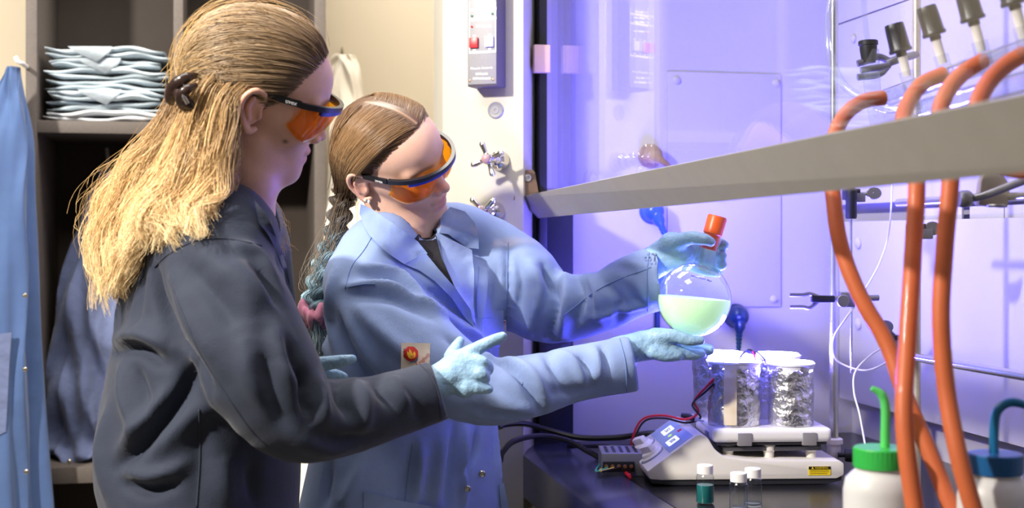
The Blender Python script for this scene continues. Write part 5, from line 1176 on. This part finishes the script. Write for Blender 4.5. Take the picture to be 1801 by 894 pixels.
ops += [(tb([P(705, 300, 2.32), P(710, 395, 2.32), P(716, 440, 2.325)], [.07, .062, .052], n=8), .008, 's')]
f2 = field(ops)
V, Q = extract(f2, CF(-.52, 1.95, 0) * (1, 1, 0) + (-.1, -.1, .46), CF(.33, 2.65, 0) * (1, 1, 0) + (.12, .12, 1.45), .0056, iters=2)
N_ = normals(V, Q); V = V + N_ * (.003 * vnoise(V * np.array((9, 9, 6)), 5, 3))[:, None]
V = folds(V, Q, [
    ([(632, 466), (700, 484), (750, 528)], .010, .010), ([(640, 485), (700, 500), (745, 540)], .009, -.009), ([(607, 503), (680, 503), (740, 530), (800, 565)], .010, .012), ([(615, 520), (690, 525), (760, 560)], .011, -.010), ([(800, 568), (835, 590), (860, 625)], .012, .010), ([(780, 590), (820, 620), (850, 660)], .011, -.008), ([(600, 540), (640, 610), (680, 670)], .018, .007), ([(625, 540), (690, 600), (740, 640)], .016, .007),
    ([(700, 470), (770, 520), (815, 560)], .009, -.008), ([(730, 462), (790, 510), (830, 560)], .009, .008), ([(660, 430), (700, 450)], .012, .005), ([(590, 470), (580, 540), (590, 620)], .014, .008), ([(600, 560), (615, 620), (640, 665)], .010, -.010), ([(572, 560), (575, 620)], .014, .006),
    ([(958, 470), (975, 520), (968, 600)], .010, -.016), ([(935, 468), (945, 520), (930, 585)], .014, .012), ([(990, 472), (1000, 530), (985, 590)], .012, .014), ([(1010, 478), (1022, 520), (1015, 570)], .009, -.010), ([(1030, 480), (1050, 510), (1055, 570)], .012, .007), ([(905, 440), (920, 500), (905, 570)], .012, -.008), ([(1060, 495), (1090, 530), (1085, 570)], .010, -.007), ([(1075, 480), (1120, 500), (1140, 540)], .011, .007), ([(1110, 520), (1130, 532), (1145, 528)], .008, -.004), ([(1095, 460), (1140, 470)], .010, .005), ([(1040, 560), (1100, 545), (1150, 530)], .008, .006),
    ([(870, 632), (905, 650), (935, 690), (955, 728)], .009, -.013), ([(890, 628), (930, 655), (965, 705)], .012, .009), ([(960, 618), (975, 650), (1000, 690)], .010, -.007), ([(985, 618), (1010, 640), (1030, 680)], .010, .008), ([(1020, 625), (1035, 655)], .008, -.007), ([(1045, 610), (1052, 640), (1050, 670)], .009, .007), ([(1060, 610), (1068, 650)], .007, -.007), ([(860, 690), (900, 715), (950, 722)], .012, .007), ([(830, 720), (880, 730), (930, 732)], .009, -.005), ([(960, 690), (1010, 690), (1060, 675)], .010, -.006),
    ([(893, 430), (893, 500), (892, 580)], .010, -.010), ([(725, 782), (715, 840), (706, 893)], .012, -.006), ([(740, 785), (735, 840), (728, 893)], .012, .010), ([(800, 745), (793, 820), (785, 893)], .011, -.008), ([(780, 770), (770, 830), (762, 893)], .014, .010), ([(820, 760), (812, 830), (815, 893)], .010, .010), ([(838, 760), (835, 800), (805, 840)], .009, -.009), ([(870, 750), (872, 820), (882, 893)], .010, .008), ([(640, 810), (620, 860), (600, 893)], .016, .008), ([(580, 820), (570, 893)], .010, -.007), ([(855, 470), (850, 520), (845, 580)], .009, .006), ([(822, 470), (838, 540), (842, 590)], .007, -.008), ([(875, 470), (870, 540)], .009, -.005)])
V = relax(V, Q, .3)
coat2 = mk('lab_coat', V, Q, M_c2, person2); hit2 = hit_fn(V, Q)
for s_ in ([(607, 508), (618, 470), (640, 440), (655, 415)], [(1090, 596), (1100, 640), (1103, 690)], [(1145, 425), (1138, 480), (1140, 548)], [(1145, 470), (1060, 505), (985, 560)], [(893, 425), (892, 500), (891, 580)], [(612, 505), (640, 500), (660, 500)], [(842, 470), (838, 520), (840, 560)], [(726, 783), (710, 893)]): seam(s_, hit2, .0010, M_c2s, coat2)
# black shirt in the open neck, collar flaps, placket, pocket, snaps
patch([(722, 428), (742, 405), (756, 396), (765, 408), (771, 432), (778, 458), (799, 503), (786, 492), (768, 470), (748, 450)], hit2, .006, .006, 'shirt', M_sh, person2, 6)
patch([(634, 358), (654, 368), (694, 395), (735, 425), (752, 446), (735, 452), (711, 465), (690, 451), (672, 437), (650, 414), (640, 398), (632, 376)], hit2, .012, .007, 'collar', M_c2, coat2, 6)
patch([(760, 396), (778, 378), (792, 364), (818, 372), (835, 392), (842, 420), (842, 438), (822, 436), (805, 424), (788, 412), (772, 410)], hit2, .014, .007, 'collar', M_c2, coat2, 6)
patch([(711, 465), (735, 452), (750, 447), (772, 474), (800, 506), (828, 545), (833, 575), (820, 562), (795, 525), (765, 495), (738, 476)], hit2, .009, .006, 'lapel', M_c2, coat2, 6)
patch([(772, 410), (800, 425), (830, 440), (834, 480), (833, 540), (838, 575), (830, 560), (812, 525), (799, 503), (780, 460)], hit2, .008, .006, 'placket', M_c2, coat2, 6)
patch([(842, 550), (885, 546), (886, 565), (886, 600), (845, 602)], hit2, .0035, .004, 'breast_pocket', M_c2, coat2, 6); seam([(843, 560), (886, 557)], hit2, .001, M_c2s, coat2, lift=.005)
tg = patch([(882, 563), (890, 563), (891, 587), (883, 587)], hit2, .008, .002, 'pocket_tag', mat('white_tag', '#f0eeee', .7), coat2, 5)
patch([(884, 566), (889, 566), (889, 572), (884, 572)], hit2, .0088, .001, 'tag_mark', M_red, tg, 3)
patch([(640, 866), (700, 880), (770, 893), (790, 900), (790, 960), (640, 960)], hit2, .004, .004, 'lower_pocket', M_c2, coat2, 9)
patch([(878, 852), (886, 850), (895, 893), (895, 940), (885, 940)], hit2, .004, .004, 'lower_pocket', M_c2, coat2, 8)
def snap2(px, py, r=.0058):
    h_ = hit2(px, py)
    if h_ is None: return
    MB().lathe([(r, 0), (r, .002), (r * .72, .0036), (r * .45, .0022), (r * .3, .0036), (.0001, .0038)], axis_m(h_ - FW * .009, -FW + RT * .2), 16).build('snap_button', M_snap, coat2)
snap2(820, 446); snap2(822, 858); snap2(848, 832)
# woven label on the sleeve
M_lab = mat('cream_label', '#eee3d2', .8, var=.03, vscale=200, bump=.0003, bscale=500); M_lr = mat('label_red', '#c22a22', .7, var=.02); M_ly = mat('label_yellow', '#f3c23a', .7, var=.02); M_lo = mat('label_orange', '#ee8a32', .7, var=.02)
lab = patch([(706, 603), (757, 604), (755, 650), (705, 650)], hit2, .002, .0025, 'sleeve_label', M_lab, coat2, 6)
oc = [(722.5 + 13.8 * math.cos(math.pi / 8 + k * math.pi / 4), 622.5 + 13.8 * math.sin(math.pi / 8 + k * math.pi / 4)) for k in range(8)]
patch(oc, hit2, .003, .0015, 'octagon', M_lr, lab, 4)
patch([(719, 630), (716, 624), (716, 618), (719.5, 621), (720, 614), (724, 619), (726, 623), (729, 618), (731, 623), (730, 629), (725, 632)], hit2, .0038, .0012, 'flame', M_ly, lab, 3)
patch([(724, 631), (722, 626), (725, 625), (728, 622), (729, 627), (727, 631)], hit2, .0044, .001, 'flame_core', M_lo, lab, 3)
hq = hit2(734, 641); n0 = hit2(734 + 8, 641); n1 = hit2(734, 641 + 8)
if hq is not None and n0 is not None and n1 is not None:
    ex = Vector(n0 - hq).normalized(); ey = Vector(hq - n1).normalized(); bz = ex.cross(ey)
    if bz.dot(Vector(FW)) > 0: bz = -bz
    text('White Knight®', .0085, basis(hq - FW * .0042, x=ex, y=ey) @ Matrix.Rotation(math.radians(38), 4, 'Z'), M_lr, lab, depth=.0002)
# gloves
glove_mesh([[(1040, 640, 2.14, 24), (1078, 622, 2.155, 26), (1105, 614, 2.165, 26), (1140, 607, 2.175, 27), (1172, 606, 2.18, 25)], [(1165, 598, 2.175, 20), (1178, 612, 2.18, 20)],
            [(1175, 610, 2.19, 15), (1205, 616, 2.195, 13), (1232, 618, 2.195, 11), (1248, 617, 2.195, 8.5)], [(1175, 604, 2.21, 14), (1205, 609, 2.215, 12), (1235, 613, 2.215, 10), (1248, 614, 2.215, 8)],
            [(1172, 618, 2.165, 14), (1200, 622, 2.17, 12), (1222, 624, 2.175, 10), (1234, 623, 2.18, 8)], [(1150, 620, 2.155, 13), (1172, 626, 2.155, 11), (1192, 627, 2.16, 9)],
            [(1152, 592, 2.165, 15), (1185, 591, 2.155, 12), (1212, 599, 2.15, 10), (1232, 599, 2.155, 8)]], 'glove', person2, seed=3)
glove_mesh([[(1095, 500, 2.30, 25), (1140, 470, 2.275, 27), (1165, 453, 2.26, 30), (1190, 443, 2.248, 32), (1212, 440, 2.245, 26)], [(1180, 428, 2.235, 20), (1205, 455, 2.24, 20)],
            [(1188, 427, 2.225, 16), (1215, 419, 2.19, 12.5), (1238, 421, 2.172, 11), (1250, 426, 2.170, 8.5)],
            [(1215, 428, 2.245, 13), (1245, 424, 2.245, 12), (1265, 428, 2.23, 10.5), (1273, 432, 2.212, 9)], [(1215, 440, 2.245, 13), (1243, 444, 2.242, 12), (1262, 448, 2.228, 10.5), (1270, 451, 2.21, 9)],
            [(1212, 452, 2.245, 13), (1242, 460, 2.24, 11.5), (1262, 465, 2.225, 10), (1270, 467, 2.21, 8.8)], [(1206, 462, 2.245, 12), (1235, 474, 2.245, 10.5), (1255, 479, 2.235, 9), (1263, 480, 2.225, 8)]], 'glove', person2, seed=4)
legs(person2, s2(705), 2.31, (.8, -.6))
# hair: parted, combed smooth to the nape, then a braid
gz2 = np.array([(-.14, -.05), (-.09, -.05), (-.05, -.035), (-.02, -.022), (.005, -.004), (.025, .014), (.045, .030), (.065, .047), (.082, .064), (.095, .079), (.12, .16), (.15, .2)]); fc_ = lambda p: np.maximum(cap(p), (p[:, 0] + .007 - np.interp(p[:, 2], gz2[:, 0], gz2[:, 1])) * .8)
napeP = l2(P(606, 340, 2.345)); ne = (napeP - CR_C) / CR_R; pY = .012
def side(n, s):
    o = []
    while len(o) < n:
        v = rng.normal(size=3); v /= np.linalg.norm(v)
        if rng.random() < .45: v[1] = 0; v[0] = -.15 + 1.05 * rng.random(); v[2] = math.sqrt(max(.05, 1 - v[0] ** 2)); v[1] = s * .03 * rng.random()
        v /= np.linalg.norm(v); p = CR_C + v * CR_R; g = np.interp(p[2], gz2[:, 0], gz2[:, 1])
        if p[2] < -.0 or (v[1] * s) < 0 or p[0] > g or v[0] < -.75: continue
        o.append(v)
    v = hairline_dirs(max(50, n // 3), gz2); v = v[v[:, 1] * s > 0]; return np.vstack([np.array(o), v])
def swept(dirs, s):
    """falls from the parting to the side, then sweeps back to the nape"""
    ctl = .35 * dirs + np.array((-.10, s * .85, .28)) + rng.normal(size=dirs.shape) * .03
    return scalp_strands(dirs, ne, ctl, 20, .0065 if s < 0 else .004, .02, .05, gz2, .10, 2.2)
Ga = swept(side(4300, -1), -1); Gb = swept(side(1600, 1), 1); G = np.concatenate([Ga, Gb]) @ R2.T + c2
Vs, Qs = strands(G, .00044, .8); Cs = colour_strands(G, [(0, '#5f452e'), (.3, '#7d5f40'), (.65, '#8f7150'), (1, '#4a3828')], var=.16)
Vc, Qc = extract(fc_, (-.125, -.11, -.09), (.13, .11, .15), .004, iters=1)
# braid: three ropes of strands
bc = catmull(np.array([P(606, 338, 2.335), P(600, 362, 2.325), P(594, 400, 2.305), P(582, 440, 2.28), P(568, 480, 2.265), P(556, 520, 2.255), P(552, 550, 2.25)]), 120); T_, U_, W_ = frames(bc); tt = np.linspace(0, 1, 120); ropes = []; rc_ = []
for k in range(3):
    phs = tt * 2 * np.pi * 2.7 + k * 2 * np.pi / 3; ctr = bc + U_ * (.0125 * np.sin(phs))[:, None] + W_ * (.008 * np.sin(2 * phs))[:, None]
    for _ in range(200):
        a_ = rng.random() * 6.28; r_ = .0125 * math.sqrt(rng.random()); tw = a_ + tt * 3; ropes.append((ctr + U_ * (r_ * np.cos(tw))[:, None] + W_ * (r_ * np.sin(tw))[:, None])[::2])
G2 = np.array(ropes); V2, Q2 = strands(G2, .00045, .9); C2 = colour_strands(G2, [(0, '#55432f'), (.35, '#66686a'), (.6, '#86a9bc'), (1, '#a4c2cf')], var=.25)
Gt = [[P(553, 560, 2.25), P(548, 590, 2.25), P(540, 625, 2.25)], [P(556, 560, 2.24), P(560, 595, 2.24), P(556, 640, 2.25)], [P(560, 560, 2.25), P(572, 595, 2.255), P(575, 632, 2.26)]]
G3 = guide_strands([catmull(np.array(g), 6) for g in Gt], 420, 14, .006, .003, 1.5, 40, frizz=.001); V3, Q3 = strands(G3, .0006, .5); C3 = colour_strands(G3, [(0, '#9ab6c2'), (1, '#c0ced0')], var=.25)
Gw = [[P(600, 350, 2.33), P(560, 430, 2.28), P(540, 480, 2.27), P(560, 520, 2.27)], [P(610, 350, 2.31), P(590, 440, 2.26), P(565, 500, 2.24), P(560, 530, 2.25)]]
G4 = guide_strands(Gw, 70, 20, .012, .008, 1.6, 40, frizz=.0008); V4, Q4 = strands(G4, .0004, .5); C4 = colour_strands(G4, [(0, '#5d4a38'), (1, '#8d8a80')], var=.2)
allV = [Vc @ R2.T + c2, Vs, V2, V3, V4]; allQ = [Qc, Qs, Q2, Q3, Q4]; allC = [np.where((np.abs(Vc[:, 1:2]) < .0022) & (Vc[:, 0:1] > -.03), np.array(lin('#94765c')), np.array(lin('#5a4230'))), Cs, C2, C3, C4]; off = 0; QQ = []
for v_, q_ in zip(allV, allQ): QQ.append(q_ + off); off += len(v_)
hair2 = mk('hair', np.vstack(allV), np.vstack(QQ), M_hair, person2, True, np.vstack(allC)); hair2['label'] = 'brown parted hair in a braid with blue grey ends'
# pink velvet scrunchie
sc_c = P(553, 556, 2.248); Ms = axis_m(sc_c, bc[-1] - bc[-12]); n1, n2 = 72, 18; V = []
for i in range(n1):
    a = 2 * math.pi * i / n1; rm = .0165 + .004 * math.sin(a * 5 + 1); rt_ = .0115 + .0035 * math.sin(a * 7) + .002 * math.sin(a * 13 + 2)
    for j in range(n2): b = 2 * math.pi * j / n2; rr = rt_ * (1 + .14 * math.sin(3 * b + a * 4)); V.append(Ms @ Vector(((rm + rr * math.cos(b)) * math.cos(a), (rm + rr * math.cos(b)) * math.sin(a), rr * 1.25 * math.sin(b) + .006 * math.sin(a * 4))))
o = mk('scrunchie', V, [(i * n2 + j, ((i + 1) % n1) * n2 + j, ((i + 1) % n1) * n2 + (j + 1) % n2, i * n2 + (j + 1) % n2) for i in range(n1) for j in range(n2)], mat('pink_velvet', '#b9708c', .9, var=.2, vscale=60, sheen=.8), hair2); o['label'] = 'pink velvet scrunchie'
